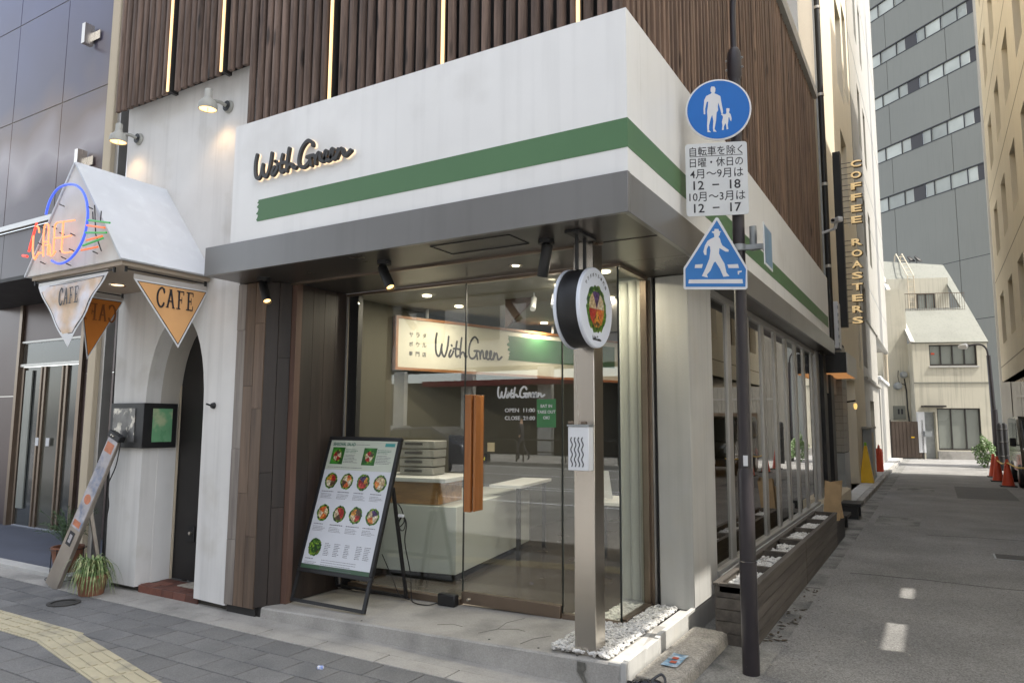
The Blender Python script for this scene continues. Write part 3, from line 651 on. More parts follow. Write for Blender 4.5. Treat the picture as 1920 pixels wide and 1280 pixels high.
for r_, t_ in enumerate(('サラダ', 'ボウル', '専門店')):
    for c_, ch in enumerate(t_): text(ch, 'sign_character', M_ink, sg, so(.20 + c_ * .088, .395 - r_ * .105, .021), d_, (0, 0, 1), h=.052, depth=.001, bold=.01)
gp = [(1.62, .5)]
random.seed(3)
gpoly = [(1.62 + random.uniform(-.03, .03), .5 - i * .02) for i in range(16)] + [(3.6, .2), (3.6, .5)]
MB().prism(gpoly, so(0, 0, .021), d_, (0, 0, 1), nn_, 0, .001).build('sign_stripe', mat('sign_brush_green', (0.03, .1, .04), .6, var=.3, scale=14, stretch=(1, 1, 12)), sg)
for u_ in (.42, 2.4): MB().bar(so(u_, .6), so(u_, .71), .03, .012).build('hanging_rod', M_sw, sg)

# counter, turned about ten degrees
th = R(9.9); cx_ = Vector((math.cos(th), math.sin(th), 0)); cy_ = Vector((-math.sin(th), math.cos(th), 0)); co = Vector((-3.95, 5.66, 0))
ct = thing('service_counter', 'pale service counter with white top and wood band behind the shop glass', 'counter', tuple(co))
def cb_(u0, u1, v0, v1, z0, z1): return MB().obox(co + cx_ * (u0 + u1) / 2 + cy_ * (v0 + v1) / 2 + Vector((0, 0, (z0 + z1) / 2)), cx_, cy_, (0, 0, 1), abs(u1 - u0) / 2, abs(v1 - v0) / 2, (z1 - z0) / 2)
cb_(-1.05, 0, 0, 2.1, .215, .84).build('counter_body', M_ctr, ct, bev=.004)
cb_(-1.0, -.05, .06, 2.0, .145, .214).build('counter_base', M_dark, ct)
cb_(-1.0, -.22, .05, .6, .845, 1.06).build('wood_band', M_ctrwood, ct)
cb_(-1.05, -.12, 0, .75, 1.06, 1.10).build('counter_top', M_sw, ct, bev=.003)
cb_(-.12, .25, 1.1, 2.2, .93, .96).build('side_top', M_sw, ct)
for v_ in (1.2, 2.1): cb_(.16, .2, v_, v_ + .05, .15, .93).build('leg', M_dark, ct)
tr = thing('stacked_trays', 'stack of light grey plastic baskets on the counter beside the menu board', 'trays', (-4.62, 5.95, 1.1))
for k in range(4):
    z_ = 1.102 + k * .09
    MB().obox((-4.60, 5.97, z_ + .04), cx_, cy_, (0, 0, 1), .19 + .006 * k, .14, .038).build('tray', mat('grey_plastic_tray', (.3, .3, .29), .5), tr, bev=.008)
    MB().obox((-4.60, 5.815, z_ + .045), cx_, cy_, (0, 0, 1), .1, .004, .012).build('tray_slot', M_ink, tr)
reg = thing('cash_register', 'dark register screen standing on the counter behind the grey baskets', 'register', (-4.3, 6.3, 1.1))
MB().obox((-4.42, 6.5, 1.30), cx_, cy_, (0, 0, 1), .2, .03, .2).build('screen', M_ink, reg, bev=.01)
MB().obox((-4.42, 6.55, 1.105), cx_, cy_, (0, 0, 1), .1, .08, .005).build('stand_foot', M_ink, reg)
MB().bar((-4.42, 6.55, 1.10), (-4.42, 6.53, 1.2), .04, .02).build('stand_neck', M_ink, reg)
lm = thing('lemon_label', 'small dark counter sign with yellow lettering beside the wooden door handle', 'counter sign', (-3.72, 5.7, .96))
MB().obox((-3.75, 5.72, 1.30), (1, .15, 0), (-.15, 1, 0), (0, 0, 1), .09, .006, .045).build('sign_plate', M_ink, lm)
text('LEMON', 'sign_text', mat('lemon_yellow', (.6, .55, .05), .6), lm, (-3.75, 5.712, 1.30), (1, .15, 0), (0, 0, 1), w=.15, depth=.001, bold=.03)
MB().cyl((-3.75, 5.73, .84), (-3.75, 5.73, 1.26), .006, n=8).build('sign_stem', M_ink, lm)
pd = thing('pendant_lamp', 'round cream pendant lamp hanging inside behind the glass door', 'pendant lamp', (-3.3, 7.2, 2.5))
MB().lathe([(.02, .16), (.10, .13), (.17, .06), (.19, -.01), (.185, -.01), (.16, .05), (.09, .12), (0, .14)], (-3.3, 7.2, 2.5)).build('lamp_shade', mat('cream_shade', (.5, .42, .32), .5, emit=(.9, .6, .35), estr=.25), pd)
MB().lathe([(0, -.04), (.03, -.025), (.04, .005), (.03, .035), (0, .05)], (-3.3, 7.2, 2.52), n=12).build('bulb', M_dl, pd)
MB().cyl((-3.3, 7.2, 2.64), (-3.3, 7.2, 2.9), .006, n=6).build('cord', M_ink, pd)
tb = thing('side_table', 'dark table with thin legs inside the shop behind the door', 'table', (-2.9, 7.4, .145))
bx('table_top', M_sw, tb, -3.3, -2.4, 6.9, 7.6, .80, .83)
for (x, y) in ((-3.27, 6.93), (-2.45, 6.93), (-3.27, 7.55), (-2.45, 7.55)): bx('leg', M_dark, tb, x, x + .04, y, y + .04, .146, .80)
mn = thing('menu_stand', 'small white folded menu card standing on the dark table', 'menu card', (-3.1, 7.1, .83))
MB().obox((-3.08, 7.1, .99), (1, 0, 0), (0, .94, .34), (0, -.34, .94), .1, .004, .155).build('card', M_sw, mn)

# ------------------------------------------------------------------ things on and around the shop front
pil = thing('steel_post', 'square brushed steel post standing in white pebbles at the shop corner', 'post', (-2.005, 4.41, .1))
bx('post_shaft', M_steel, pil, -2.08, -1.93, 4.335, 4.485, .1, ZS, bev=.003)
ab = thing('ashtray_box', 'white wall box with black wavy slots fixed to the steel post', 'box', (-2.0, 4.31, 1.33))
bx('box_body', M_sw, ab, -2.085, -1.935, 4.255, 4.332, 1.335, 1.62, bev=.004)
for k in range(4):
    xc = -2.058 + k * .026; pts = [(xc + .006 * math.sin(j * .95), 4.2535, 1.36 + j * .0095) for j in range(21)]
    MB().tube(pts, .0035, 5).build('wavy_slot', M_ink, ab)
for xx in (-2.06, -1.965): MB().cyl((xx - .018, 4.25, 1.645), (xx + .018, 4.25, 1.645), .009, n=10).build('hook_knob', M_bronze, ab)
bx('box_lid', M_galv, ab, -2.09, -1.93, 4.25, 4.334, 1.621, 1.632)

rs = thing('blade_sign', 'round double-sided blade sign with a salad bowl picture hanging from the canopy corner', 'sign', (-1.95, 4.12, 2.38))
SC = Vector((-1.86, 4.20, 2.385)); RR = .262
MB().lathe([(0, -.012), (RR - .012, -.012), (RR - .006, -.02), (RR - .006, -.145), (RR - .012, -.153), (0, -.153)], SC, (1, 0, 0), 56).build('sign_drum', M_black, rs)
MB().lathe([(0, .012), (RR - .006, .012), (RR, .006), (RR, -.012), (0, -.012)], SC, (1, 0, 0), 56).build('sign_face', mat('white_sign_acrylic', (.66, .7, .78), .3, var=.02), rs)
MB().lathe([(0, -.153), (RR, -.153), (RR, -.170), (RR - .006, -.176), (0, -.176)], SC, (1, 0, 0), 56).build('sign_face', MATS['white_sign_acrylic'], rs)
def salad_mat(name, cols, sc, emitg=0):
    m = bpy.data.materials.new(name); m.use_nodes = True; MATS[name] = m; nt = m.node_tree; N = nt.nodes; L = nt.links; b = N['Principled BSDF']; b.inputs['Roughness'].default_value = .35
    tc = N.new('ShaderNodeTexCoord'); vo = N.new('ShaderNodeTexVoronoi'); vo.inputs['Scale'].default_value = sc; L.new(tc.outputs['Object'], vo.inputs['Vector'])
    sp = N.new('ShaderNodeSeparateColor'); L.new(vo.outputs['Color'], sp.inputs[0]); rp = N.new('ShaderNodeValToRGB'); rp.color_ramp.interpolation = 'CONSTANT'; L.new(sp.outputs[0], rp.inputs[0])
    el = rp.color_ramp.elements
    while len(el) < len(cols): el.new(.5)
    for i, c in enumerate(cols): el[i].position = i / len(cols); el[i].color = (*c, 1)
    mr = N.new('ShaderNodeMapRange'); mr.inputs[1].default_value = 0; mr.inputs[2].default_value = .6; mr.inputs[3].default_value = 1.2; mr.inputs[4].default_value = .55; L.new(vo.outputs['Distance'], mr.inputs[0])
    hs = N.new('ShaderNodeHueSaturation'); L.new(rp.outputs[0], hs.inputs['Color']); L.new(mr.outputs[0], hs.inputs['Value']); L.new(hs.outputs[0], b.inputs['Base Color']); return m
M_leaf = salad_mat('printed_lettuce', [srgb(50, 95, 30), srgb(95, 140, 35), srgb(30, 70, 28), srgb(130, 165, 50)], 60)
M_food = [salad_mat('printed_food_%s' % n_, c, 55) for n_, c in (
    ('orange', [srgb(225, 110, 50), srgb(200, 80, 40), srgb(235, 150, 70)]), ('cream', [srgb(225, 205, 170), srgb(200, 175, 135), srgb(235, 225, 200)]),
    ('purple', [srgb(70, 45, 95), srgb(95, 65, 120), srgb(50, 30, 70)]), ('tan', [srgb(215, 190, 145), srgb(190, 160, 115), srgb(225, 205, 165)]),
    ('red', [srgb(185, 40, 35), srgb(150, 25, 30), srgb(210, 75, 60)]), ('mango', [srgb(230, 165, 60), srgb(205, 130, 45), srgb(90, 70, 40)]), ('brown', [srgb(110, 85, 60), srgb(85, 60, 45), srgb(140, 110, 80)]))]
def bowl(parent, c, ex, ey, r, lift, order, seed=0, ragged=True):
    rnd = random.Random(seed); ex = Vector(ex); ey = Vector(ey); ez = ex.cross(ey)
    poly = [(r * (1 + (rnd.uniform(-.07, .07) if ragged else 0)) * math.cos(2 * PI * j / 40), r * (1 + (rnd.uniform(-.07, .07) if ragged else 0)) * math.sin(2 * PI * j / 40)) for j in range(40)]
    MB().prism(poly, c, ex, ey, ez, lift, lift + .0008).build('printed_bowl', M_leaf, parent)
    k = len(order); a0 = rnd.uniform(0, 6)
    for i, oi in enumerate(order):
        a1 = a0 + 2 * PI * i / k; a2 = a0 + 2 * PI * (i + 1) / k; q = [(0, 0)] + [(r * .76 * (1 + rnd.uniform(-.05, .05)) * math.cos(a1 + (a2 - a1) * j / 6), r * .76 * (1 + rnd.uniform(-.05, .05)) * math.sin(a1 + (a2 - a1) * j / 6)) for j in range(7)]
        MB().prism(q, c, ex, ey, ez, lift + .0009, lift + .0013 + i * .0001).build('printed_food', M_food[oi], parent)
EY = Vector((0, 1, 0)); EZ = Vector((0, 0, 1)); fc = SC + Vector((.012, 0, 0))
bowl(rs, fc + Vector((0, .0, -.01)), EY, EZ, .155, 0, [0, 1, 2, 3, 4, 5], 3)
for i, ch in enumerate('サラダボウル専門店'):
    a_ = R(148 - i * 11.5 - 10); er = EY * math.cos(a_) + EZ * math.sin(a_); et = EY * math.sin(a_) - EZ * math.cos(a_)
    text(ch, 'sign_character', M_ink, rs, fc + er * .213 + Vector((.0005, 0, 0)), et, er, h=.024, depth=.0006, bold=.01)
logo('sign_lettering', M_ink, rs, fc + Vector((.0005, 0, -.2)), EY, EZ, .13, .005, .0008, ysc=1.1)
for yy in (4.10, 4.22): MB().cyl((-1.94, yy, SC.z + RR - .02), (-1.94, yy, ZS), .013, n=10).build('hanging_rod', M_black, rs)
bx('mounting_plate', M_black, rs, -1.99, -1.89, 4.02, 4.30, ZS - .014, ZS + .003, bev=.002)

# pebbles (nobody could count them)
def pebbles(name, regions, n_, rad, z, m, label, cat):
    mb = MB(); rnd = random.Random(5)
    ico = [(0, 0, 1), (.894, 0, .447), (.276, .851, .447), (-.724, .526, .447), (-.724, -.526, .447), (.276, -.851, .447), (.724, .526, -.447), (-.276, .851, -.447), (-.894, 0, -.447), (-.276, -.851, -.447), (.724, -.526, -.447), (0, 0, -1)]
    fi = [(0, 1, 2), (0, 2, 3), (0, 3, 4), (0, 4, 5), (0, 5, 1), (1, 6, 2), (2, 7, 3), (3, 8, 4), (4, 9, 5), (5, 10, 1), (6, 7, 2), (7, 8, 3), (8, 9, 4), (9, 10, 5), (10, 6, 1), (11, 7, 6), (11, 8, 7), (11, 9, 8), (11, 10, 9), (11, 6, 10)]
    A = [abs((r_[1] - r_[0]) * (r_[3] - r_[2])) for r_ in regions]
    for r_, a_ in zip(regions, A):
        for _ in range(int(n_ * a_ / sum(A))):
            x = rnd.uniform(r_[0], r_[1]); y = rnd.uniform(r_[2], r_[3]); zz = (r_[4] if len(r_) > 4 else z) + rnd.uniform(-.004, .012)
            M = Matrix.Rotation(rnd.uniform(0, 6), 3, 'Z') @ Matrix.Rotation(rnd.uniform(-.6, .6), 3, 'X'); s_ = [rad * rnd.uniform(.7, 1.3), rad * rnd.uniform(.5, .9), rad * rnd.uniform(.4, .7)]
            mb.add([Vector((x, y, zz)) + M @ Vector((p[0] * s_[0] * rnd.uniform(.85, 1.1), p[1] * s_[1] * rnd.uniform(.85, 1.1), p[2] * s_[2])) for p in ico], fi)
    o = mb.build(name, m, None, fixn=False); stuff(o); tag(o, label, cat); return o
gp_ = [(-2.25, -2.08, 4.31, 5.03), (-2.08, -1.83, 4.31, 5.05), (-2.02, -1.83, 5.05, 5.7)]
pebbles('white_gravel', gp_, 2100, .016, .185, M_gravel, 'white pebbles filling the corner bed around the steel post', 'gravel')
pebbles('inner_gravel', [(-2.5, -2.09, 5.14, 5.3, .16), (-2.3, -2.09, 5.3, 5.72, .16)], 900, .016, .17, M_gravel, 'white pebbles lying inside behind the corner glass', 'gravel')

# spotlights under the canopy
def spot(loc, d, label):
    s_ = thing('spotlight', label, 'spotlight', loc, 'black spotlights under the canopy'); L_ = Vector(loc); d = Vector(d).normalized(); c = L_ + Vector((0, 0, -.085))
    MB().cyl(L_, L_ + Vector((0, 0, -.03)), .055, n=20).build('base_plate', M_black, s_)
    MB().cyl(L_ + Vector((0, 0, -.03)), c + Vector((0, 0, .0)), .012, n=10).build('swivel_arm', M_black, s_)
    a_ = c - d * .05; b_ = c + d * .17
    MB().lathe([(0, 0), (.034, .0), (.038, .006), (.038, .214), (.034, .22), (.032, .2), (0, .2)], a_, d, 24).build('lamp_body', M_black, s_)
    MB().lathe([(0, .202), (.030, .202)], a_, d, 20).build('lens', M_lamp, s_)
    return s_
spot((-4.93, 4.12, ZS + .003), (.42, -.15, -.62), 'leftmost canopy spotlight, above the wooden end wall')
spot((-3.59, 4.13, ZS + .003), (.42, -.12, -.62), 'middle canopy spotlight, above the menu board')
spot((-2.2, 4.17, ZS + .003), (-.25, .15, -.9), 'rightmost canopy spotlight, beside the round blade sign')
dlt = thing('recessed_downlight', 'round chrome downlight recessed in the dark canopy soffit near the door', 'downlight', (-2.79, 4.77, ZS))
MB().lathe([(.035, .012), (.04, 0), (.055, -.004), (.058, .003)], (-2.79, 4.77, ZS + .003), (0, 0, 1), 24).build('chrome_ring', M_steel, dlt)
MB().cyl((-2.79, 4.77, ZS + .003), (-2.79, 4.77, ZS + .001), .03, n=16).build('lens', M_dl, dlt)

# menu board
mbd = thing('menu_board', 'tilted black framed SEASONAL SALAD menu board with round salad pictures on folding legs', 'menu board', (-4.4, 4.6, .12))
e1 = Vector((1, 0, 0)); e2 = Vector((0, .42, 1.38)).normalized(); e3 = e1.cross(e2); B0 = Vector((-4.405, 4.46, .12)) - e3 * 0
def bp(u, v, d=0): return B0 + e1 * u + e2 * v + e3 * d          # u from the centre line, v along the slope
Hb = 1.445; vb = .245; wh = .425
MB().obox(bp(0, (vb + Hb) / 2, -.0), e1, e2, e3, wh - .03, (Hb - vb) / 2 - .03, .012).build('board_panel', M_paper, mbd)
def edge(a, b, w, nme='frame_bar'): MB().bar(bp(*a), bp(*b), w, .036, up=e3).build(nme, M_black, mbd, bev=.004)
edge((-wh, Hb - .018), (wh, Hb - .018), .036); edge((-wh, vb + .018), (wh, vb + .018), .036); edge((-wh + .018, vb + .036), (-wh + .018, Hb - .036), .036); edge((wh - .018, vb + .036), (wh - .018, Hb - .036), .036)
for s_ in (-1, 1):
    MB().bar(bp(s_ * (wh - .02), .0), bp(s_ * (wh - .02), vb), .03, .022, up=e3).build('leg', M_black, mbd)
    MB().bar(bp(s_ * (wh - .02), 1.02, -.03), (-4.405 + s_ * (wh - .02), 5.0, .135), .028, .02, up=(0, 1, 0)).build('leg', M_black, mbd)
MB().bar(bp(-wh + .03, .015), bp(wh - .03, .015), .028, .022, up=e3).build('cross_bar', M_black, mbd)
MB().bar((-4.405 - wh + .03, 4.995, .15), (-4.405 + wh - .03, 4.995, .15), .028, .02).build('cross_bar', M_black, mbd)
PF = .0125
def prect(u0, u1, v0, v1, m, nme, lift=0): return MB().prism([(u0, v0), (u1, v0), (u1, v1), (u0, v1)], B0, e1, e2, e3, PF + lift, PF + lift + .0005).build(nme, m, mbd)
iw = wh - .036; v1_ = Hb - .036; v0_ = vb + .036
prect(-iw, iw, v1_ - .27, v1_, M_paperg, 'menu_header')
prect(-iw, iw, v0_, v0_ + .035, mat('menu_footer_green', (.04, .09, .05), .4), 'menu_footer')
M_mg = mat('menu_dark_green_ink', (.02, .12, .08), .5); M_gi = mat('menu_grey_ink', (.13, .13, .15), .5); M_pg = salad_mat('menu_photo_green', [srgb(45, 120, 35), srgb(60, 140, 45), srgb(40, 100, 35)], 9)
text('SEASONAL SALAD', 'menu_title', M_mg, mbd, bp(-iw + .165, v1_ - .035, PF + .0006), e1, e2, w=.27, h=.03, bold=.03, depth=.0005)
prect(iw - .13, iw - .02, v1_ - .05, v1_ - .02, mat('menu_badge_teal', (.05, .3, .28), .5), 'menu_badge', .0006)
for k, (uc, sd_) in enumerate(((-iw + .115, 1), (iw - .285, 2))):
    prect(uc - .075, uc + .075, v1_ - .22, v1_ - .065, M_pg, 'menu_photo', .0006)
    bowl(mbd, bp(uc, v1_ - .143), e1, e2, .058, PF + .0012, [4, 1, 6, 4, 1], sd_)
rnd = random.Random(11)
def lines(u, v, w, rows, dv=.0135, thick=.005, m=None):   # illegible small print: short dashes of ink
    mb_ = MB()
    for r_ in range(rows):
        x_ = u; end = u + w * rnd.uniform(.6, 1)
        while x_ < end:
            l_ = rnd.uniform(.005, .018); mb_.prism([(x_, v - r_ * dv), (min(x_ + l_, end), v - r_ * dv), (min(x_ + l_, end), v - r_ * dv + thick), (x_, v - r_ * dv + thick)], B0, e1, e2, e3, PF + .0006, PF + .001); x_ += l_ + rnd.uniform(.003, .006)
    o = mb_.build('small_print', m or M_gi, mbd, fixn=False); stuff(o)
for uc in (-iw + .20, iw - .20): lines(uc, v1_ - .085, .17, 3, m=M_mg); lines(uc, v1_ - .135, .17, 6)
lines(-iw + .03, v1_ - .25, .6, 1); lines(-iw + .3, v1_ - .04, .2, 1)
orders = [[5, 1, 6, 4], [0, 1, 6, 0, 1], [4, 5, 2, 4], [3, 0, 1, 3], [0, 3, 0, 1], [4, 1, 6, 4], [3, 4, 6, 5], [2, 3, 0, 1]]
for k in range(8):
    uc = -iw + .11 + (k % 4) * .19; vc = v1_ - .37 - (k // 4) * .285
    bowl(mbd, bp(uc, vc), e1, e2, .072, PF + .0006, orders[k], 20 + k); lines(uc - .08, vc - .10, .15, 1, thick=.007); lines(uc - .08, vc - .12, .15, 4, dv=.012, thick=.0035)
vc = v1_ - .95; bowl(mbd, bp(-iw + .11, vc), e1, e2, .075, PF + .0006, [5, 4], 40); 
MB().prism([(.065 * math.cos(j), .065 * math.sin(j)) for j in [i * .314 for i in range(20)]], bp(-iw + .105, vc + .01), e1, e2, e3, PF + .002, PF + .0025).build('printed_greens', M_leaf, mbd)
lines(-iw + .03, vc - .1, .14, 1, thick=.007); lines(-iw + .03, vc - .125, .14, 3, dv=.012, thick=.0035)
for a_ in (.22, .33, .45, .58, .67): lines(-iw + a_, vc + .04, .07, 8, dv=.014, thick=.005)
lines(-iw + .22, vc - .10, .52, 5, dv=.018, thick=.004)
cb = thing('power_cable', 'black power cable trailing from the menu board to a black socket box by the door', 'cable', (-3.95, 4.95, .12))
pts = smooth([(-3.99, 4.84, .95), (-3.97, 4.87, .90), (-3.93, 4.86, .80), (-3.99, 4.83, .74), (-3.95, 4.86, .84), (-3.92, 4.88, .78), (-3.95, 4.90, .62), (-3.93, 4.96, .35), (-3.93, 4.98, .15), (-3.85, 4.93, .128), (-3.72, 4.93, .128), (-3.66, 4.99, .14)], 6)
MB().tube(pts, .005, 6).build('cord', M_black, cb)
MB().tube(smooth([(-4.2, 4.9, .5), (-4.1, 4.93, .3), (-4.05, 4.97, .16), (-3.93, 4.98, .13)], 6), .004, 6).build('cord', M_black, cb)
MB().tube([(-3.96 + .035 * math.cos(t_ * .5), 4.87, .78 + .06 * math.sin(t_ * .5)) for t_ in range(26)], .004, 5).build('cord_loop', M_black, cb)
bx('white_plug', M_sw, cb, -4.03, -3.93, 4.845, 4.865, .835, .86, bev=.004)
bx('socket_box', M_black, cb, -3.66, -3.485, 4.98, 5.05, ztop(-3.6) + .004, ztop(-3.6) + .10, bev=.008)

# kerb stone, dropped bag, flyer, litter
ks = tag(MB().prism([(-1.68, -.02), (-1.41, -.02), (-1.42, .078), (-1.45, .094), (-1.68, .10)], (0, 0, 0), (1, 0, 0), (0, 0, 1), (0, 1, 0), 4.35, 5.6).build('kerb_stone', mat('sandy_concrete', (.33, .305, .265), .9, grain=.3, gscale=110, var=.2, scale=6, bump=.6, bscale=90, col2=(.2, .19, .17), c2scale=4, c2thr=.6), None, bev=.01), 'worn sandy concrete kerb block along the foot of the corner plinth', 'kerb block')
fl = thing('flyer', 'crumpled blue printed flyer lying on the kerb block', 'flyer', (-1.53, 4.72, .1))
M_fl = mat('flyer_blue', (.16, .3, .42), .6, var=.5, scale=18, col2=(.5, .55, .6), c2scale=14, c2thr=.52)
fv = [(-1.60 + i * .035, 4.60 + j * .055, .102 + random.uniform(0, .006)) for j in range(6) for i in range(4)]
MB().add(fv, [(j * 4 + i, j * 4 + i + 1, j * 4 + i + 5, j * 4 + i + 4) for j in range(5) for i in range(3)]).build('paper', M_fl, fl)
for (x, y) in ((-1.55, 4.76), (-1.54, 4.68)): MB().box(x - .02, x + .02, y - .022, y + .022, .110, .1105).build('printed_patch', mat('flyer_red', (.5, .1, .05), .6), fl)
bg_ = thing('plastic_bag', 'crumpled black plastic bag lying against the kerb block', 'bag', (-1.62, 4.25, .0))
bm = bmesh.new(); bmesh.ops.create_icosphere(bm, subdivisions=4, radius=1)
rnd = random.Random(9); ph = [rnd.uniform(0, 6) for _ in range(9)]
for v in bm.verts:
    c = v.co.copy(); k_ = 1 + .16 * math.sin(5 * c.x + ph[0]) * math.sin(6 * c.y + ph[1]) + .10 * math.sin(13 * c.z + ph[2] + 5 * c.x) + .07 * math.sin(19 * c.y + ph[3] + 7 * c.z)
    v.co = Vector((-1.56 + c.x * .13 * k_, 4.24 + c.y * .10 * k_, max(0.0, .05 + c.z * .065 * k_)))
me = bpy.data.meshes.new('bag_body'); bm.to_mesh(me); bm.free(); ob = bpy.data.objects.new('bag_body', me); COL.objects.link(ob); me.materials.append(mat('black_shiny_plastic', (.01, .01, .012), .22, var=.1)); ob.parent = bg_; ob.matrix_parent_inverse = Matrix.Translation(-Vector(PL['plastic_bag']))
MB().tube(smooth([(-1.56, 4.27, .10), (-1.50, 4.33, .14), (-1.47, 4.30, .10), (-1.52, 4.25, .08)], 5), .008, 6).build('bag_handle', MATS['black_shiny_plastic'], bg_)
lt = tag(MB().obox((-3.62, 3.63, .012), (.9, .4, 0), (-.4, .9, 0), (0, 0, 1), .022, .014, .012).build('litter', mat('litter_blue_white', (.25, .35, .75), .5, var=.3, scale=60, col2=(.7, .7, .72), c2scale=60, c2thr=.5), None, bev=.006), 'tiny blue and white scrap of litter on the grey paving', 'litter')

# ------------------------------------------------------------------ sign pole
PX, PY = -1.13, 5.04
pole = thing('sign_pole', 'dark brown street pole carrying blue pedestrian signs at the corner', 'pole', (PX, PY, 0))
MB().tube([(PX, PY, 0), (PX, PY, .72)], .056, 24).build('pole_base', M_pole, pole)
MB().tube([(PX + .0, PY, .722), (PX, PY, 1.31), (PX, PY, 1.34)], [.053, .053, .045], 24).build('pole_lower', M_pole, pole)
MB().tube([(PX, PY, 1.34), (PX + .01, PY, 4.12)], .042, 24).build('pole_shaft', M_pole, pole)
MB().lathe([(.0, .20), (.03, .19), (.045, .165), (.05, .13), (.05, -.02), (.046, -.03), (.044, -.05)], (PX + .012, PY, 4.16), (0, 0, 1), 24).build('pole_cap', M_pole, pole)
MB().lathe([(.053, .0), (.058, .004), (.058, .012), (.053, .016)], (PX, PY, .715), (0, 0, 1), 24).build('pole_ring', M_pole, pole)
MB().tube(smooth([(PX + .012, PY, 4.3), (PX + .012, PY, 4.62), (PX + .03, PY, 4.78), (PX + .09, PY, 4.93), (PX + .22, PY, 5.1), (PX + .42, PY, 5.25)], 5), .021, 16).build('upper_pipe', M_pole, pole)
for z_ in (4.20, 4.27):
    for s_ in (-1, 1): MB().cyl((PX + .012 + s_ * .048, PY, z_), (PX + .012 + s_ * .062, PY, z_), .008, n=8).build('bolt', M_galv, pole)
bx('small_label', M_sw, pole, PX - .0, PX + .03, PY - .0475, PY - .0455, 1.36, 1.43)
ga = R(20.7); gx = Vector((math.cos(ga), math.sin(ga), 0)); gn = Vector((gx.y, -gx.x, 0)); GP = Vector((-1.25, 4.93, 0))
def G2(u, v, d=0):
    p = on(u, v, GP + gn * d, gn); return p
def flat(name, pts, m, parent, d0, d1, src=None, bev=0):
    # outline given as photo pixels, laid on the sign's own plane in the street
    q = [G2(u, v) for u, v in pts]; o = GP; poly = [((p - o).dot(gx), (p - o).z) for p in q]
    return MB().prism(poly, o, gx, (0, 0, 1), gn, d0, d1).build(name, m, parent, bev)
c_ = G2(1346.5, 206.5); 
s1 = thing('pedestrian_sign', 'round blue sign showing a white adult and child, topmost on the pole', 'road sign', tuple(c_))
rad = .228
MB().lathe([(0, -.004), (rad, -.004), (rad, .004), (rad - .004, .006), (0, .006)], c_, gn, 64).build('sign_plate', M_sw, s1)
MB().lathe([(0, .0062), (rad - .012, .0062), (rad - .012, .0074), (0, .0074)], c_, gn, 64).build('blue_disc', M_blue, s1)
A = [(238, 125), (245, 108), (270, 108), (280, 125), (278, 150), (270, 165), (300, 178), (322, 190), (328, 230), (345, 320), (340, 345), (330, 335), (318, 290), (305, 245), (300, 280), (303, 310), (290, 330), (285, 400), (272, 470), (290, 495), (262, 492), (258, 460), (262, 400), (252, 350), (240, 380), (225, 440), (225, 480), (242, 498), (212, 498), (208, 440), (212, 370), (208, 320), (215, 280), (218, 235), (205, 240), (192, 300), (193, 345), (180, 345), (178, 300), (184, 225), (200, 190), (240, 170), (248, 160), (238, 150)]
Bc = [(372, 300), (378, 292), (390, 295), (398, 292), (400, 310), (395, 330), (410, 345), (418, 380), (415, 405), (405, 395), (398, 370), (392, 370), (390, 400), (385, 440), (390, 470), (375, 475), (372, 440), (365, 420), (352, 450), (350, 478), (335, 480), (340, 440), (335, 410), (345, 370), (340, 355), (328, 350), (332, 340), (365, 345), (375, 330)]
for nm, P_ in (('adult_figure', A), ('child_figure', Bc)):
    flat(nm, [(1280 + a / 4.571, 140 + b / 4.571) for a, b in P_], M_sw, s1, .0076, .0084)
s2 = thing('time_plate', 'white rectangular plate with Japanese hours in black lettering, below the round sign', 'road sign', tuple(G2(1345, 335)))
a0 = G2(1284.5, 271); a1 = G2(1404.5, 403); w2 = (a1 - a0).dot(gx) / 2; c2 = (a0 + a1) / 2; h2 = (G2(1345, 268).z - G2(1345, 404).z) / 2; c2.z = (G2(1345, 268).z + G2(1345, 404).z) / 2
rp_ = []
for (sx, sz, a_) in ((1, 1, 0), (-1, 1, 90), (-1, -1, 180), (1, -1, 270)):
    for t_ in (0, 30, 60, 90): rp_.append((sx * (w2 - .02) + .02 * math.cos(R(a_ + t_)), sz * (h2 - .02) + .02 * math.sin(R(a_ + t_))))
MB().prism(rp_, c2, gx, (0, 0, 1), gn, -.003, .003).build('sign_plate', mat('plate_white', (.6, .62, .64), .5, var=.05), s2)
rows = ['自転車を除く', '日曜・休日の', '4月〜9月は', '12  −  18', '10月〜3月は', '12  −  17']
wds = [.86, .86, .86, .76, .9, .76]; hh = h2 * 2 / 6.35
for i, (t_, w_) in enumerate(zip(rows, wds)):
    text(t_, 'plate_line', M_ink, s2, c2 + Vector((0, 0, h2 - hh * (i + .68))) + gn * .0032, gx, (0, 0, 1), w=w2 * 2 * w_, h=hh * (.78 if i in (3, 5) else .82), bold=.012 if i in (3, 5) else .004, depth=.0008)
zl = h2 - hh * 1.17
MB().prism([(-w2 * .86, zl), (w2 * .86, zl), (w2 * .86, zl + .004), (-w2 * .86, zl + .004)], c2, gx, (0, 0, 1), gn, .003, .0042).build('underline', M_ink, s2)
s3 = thing('crossing_sign', 'blue pentagonal crossing sign with a white walking man, lowest on the pole', 'road sign', tuple(G2(1342, 490)))
def T(a, b): return (1060 + a / 5.333, 380 + b / 5.333)
flat('sign_plate', [T(*p) for p in [(1500, 155), (1515, 148), (1530, 155), (1820, 650), (1820, 850), (1805, 868), (1195, 868), (1182, 850), (1182, 655)]], M_sw, s3, -.003, .003)
flat('blue_panel', [T(*p) for p in [(1514, 178), (1805, 665), (1800, 842), (1203, 842), (1200, 665)]], M_blue2, s3, .0032, .0042)
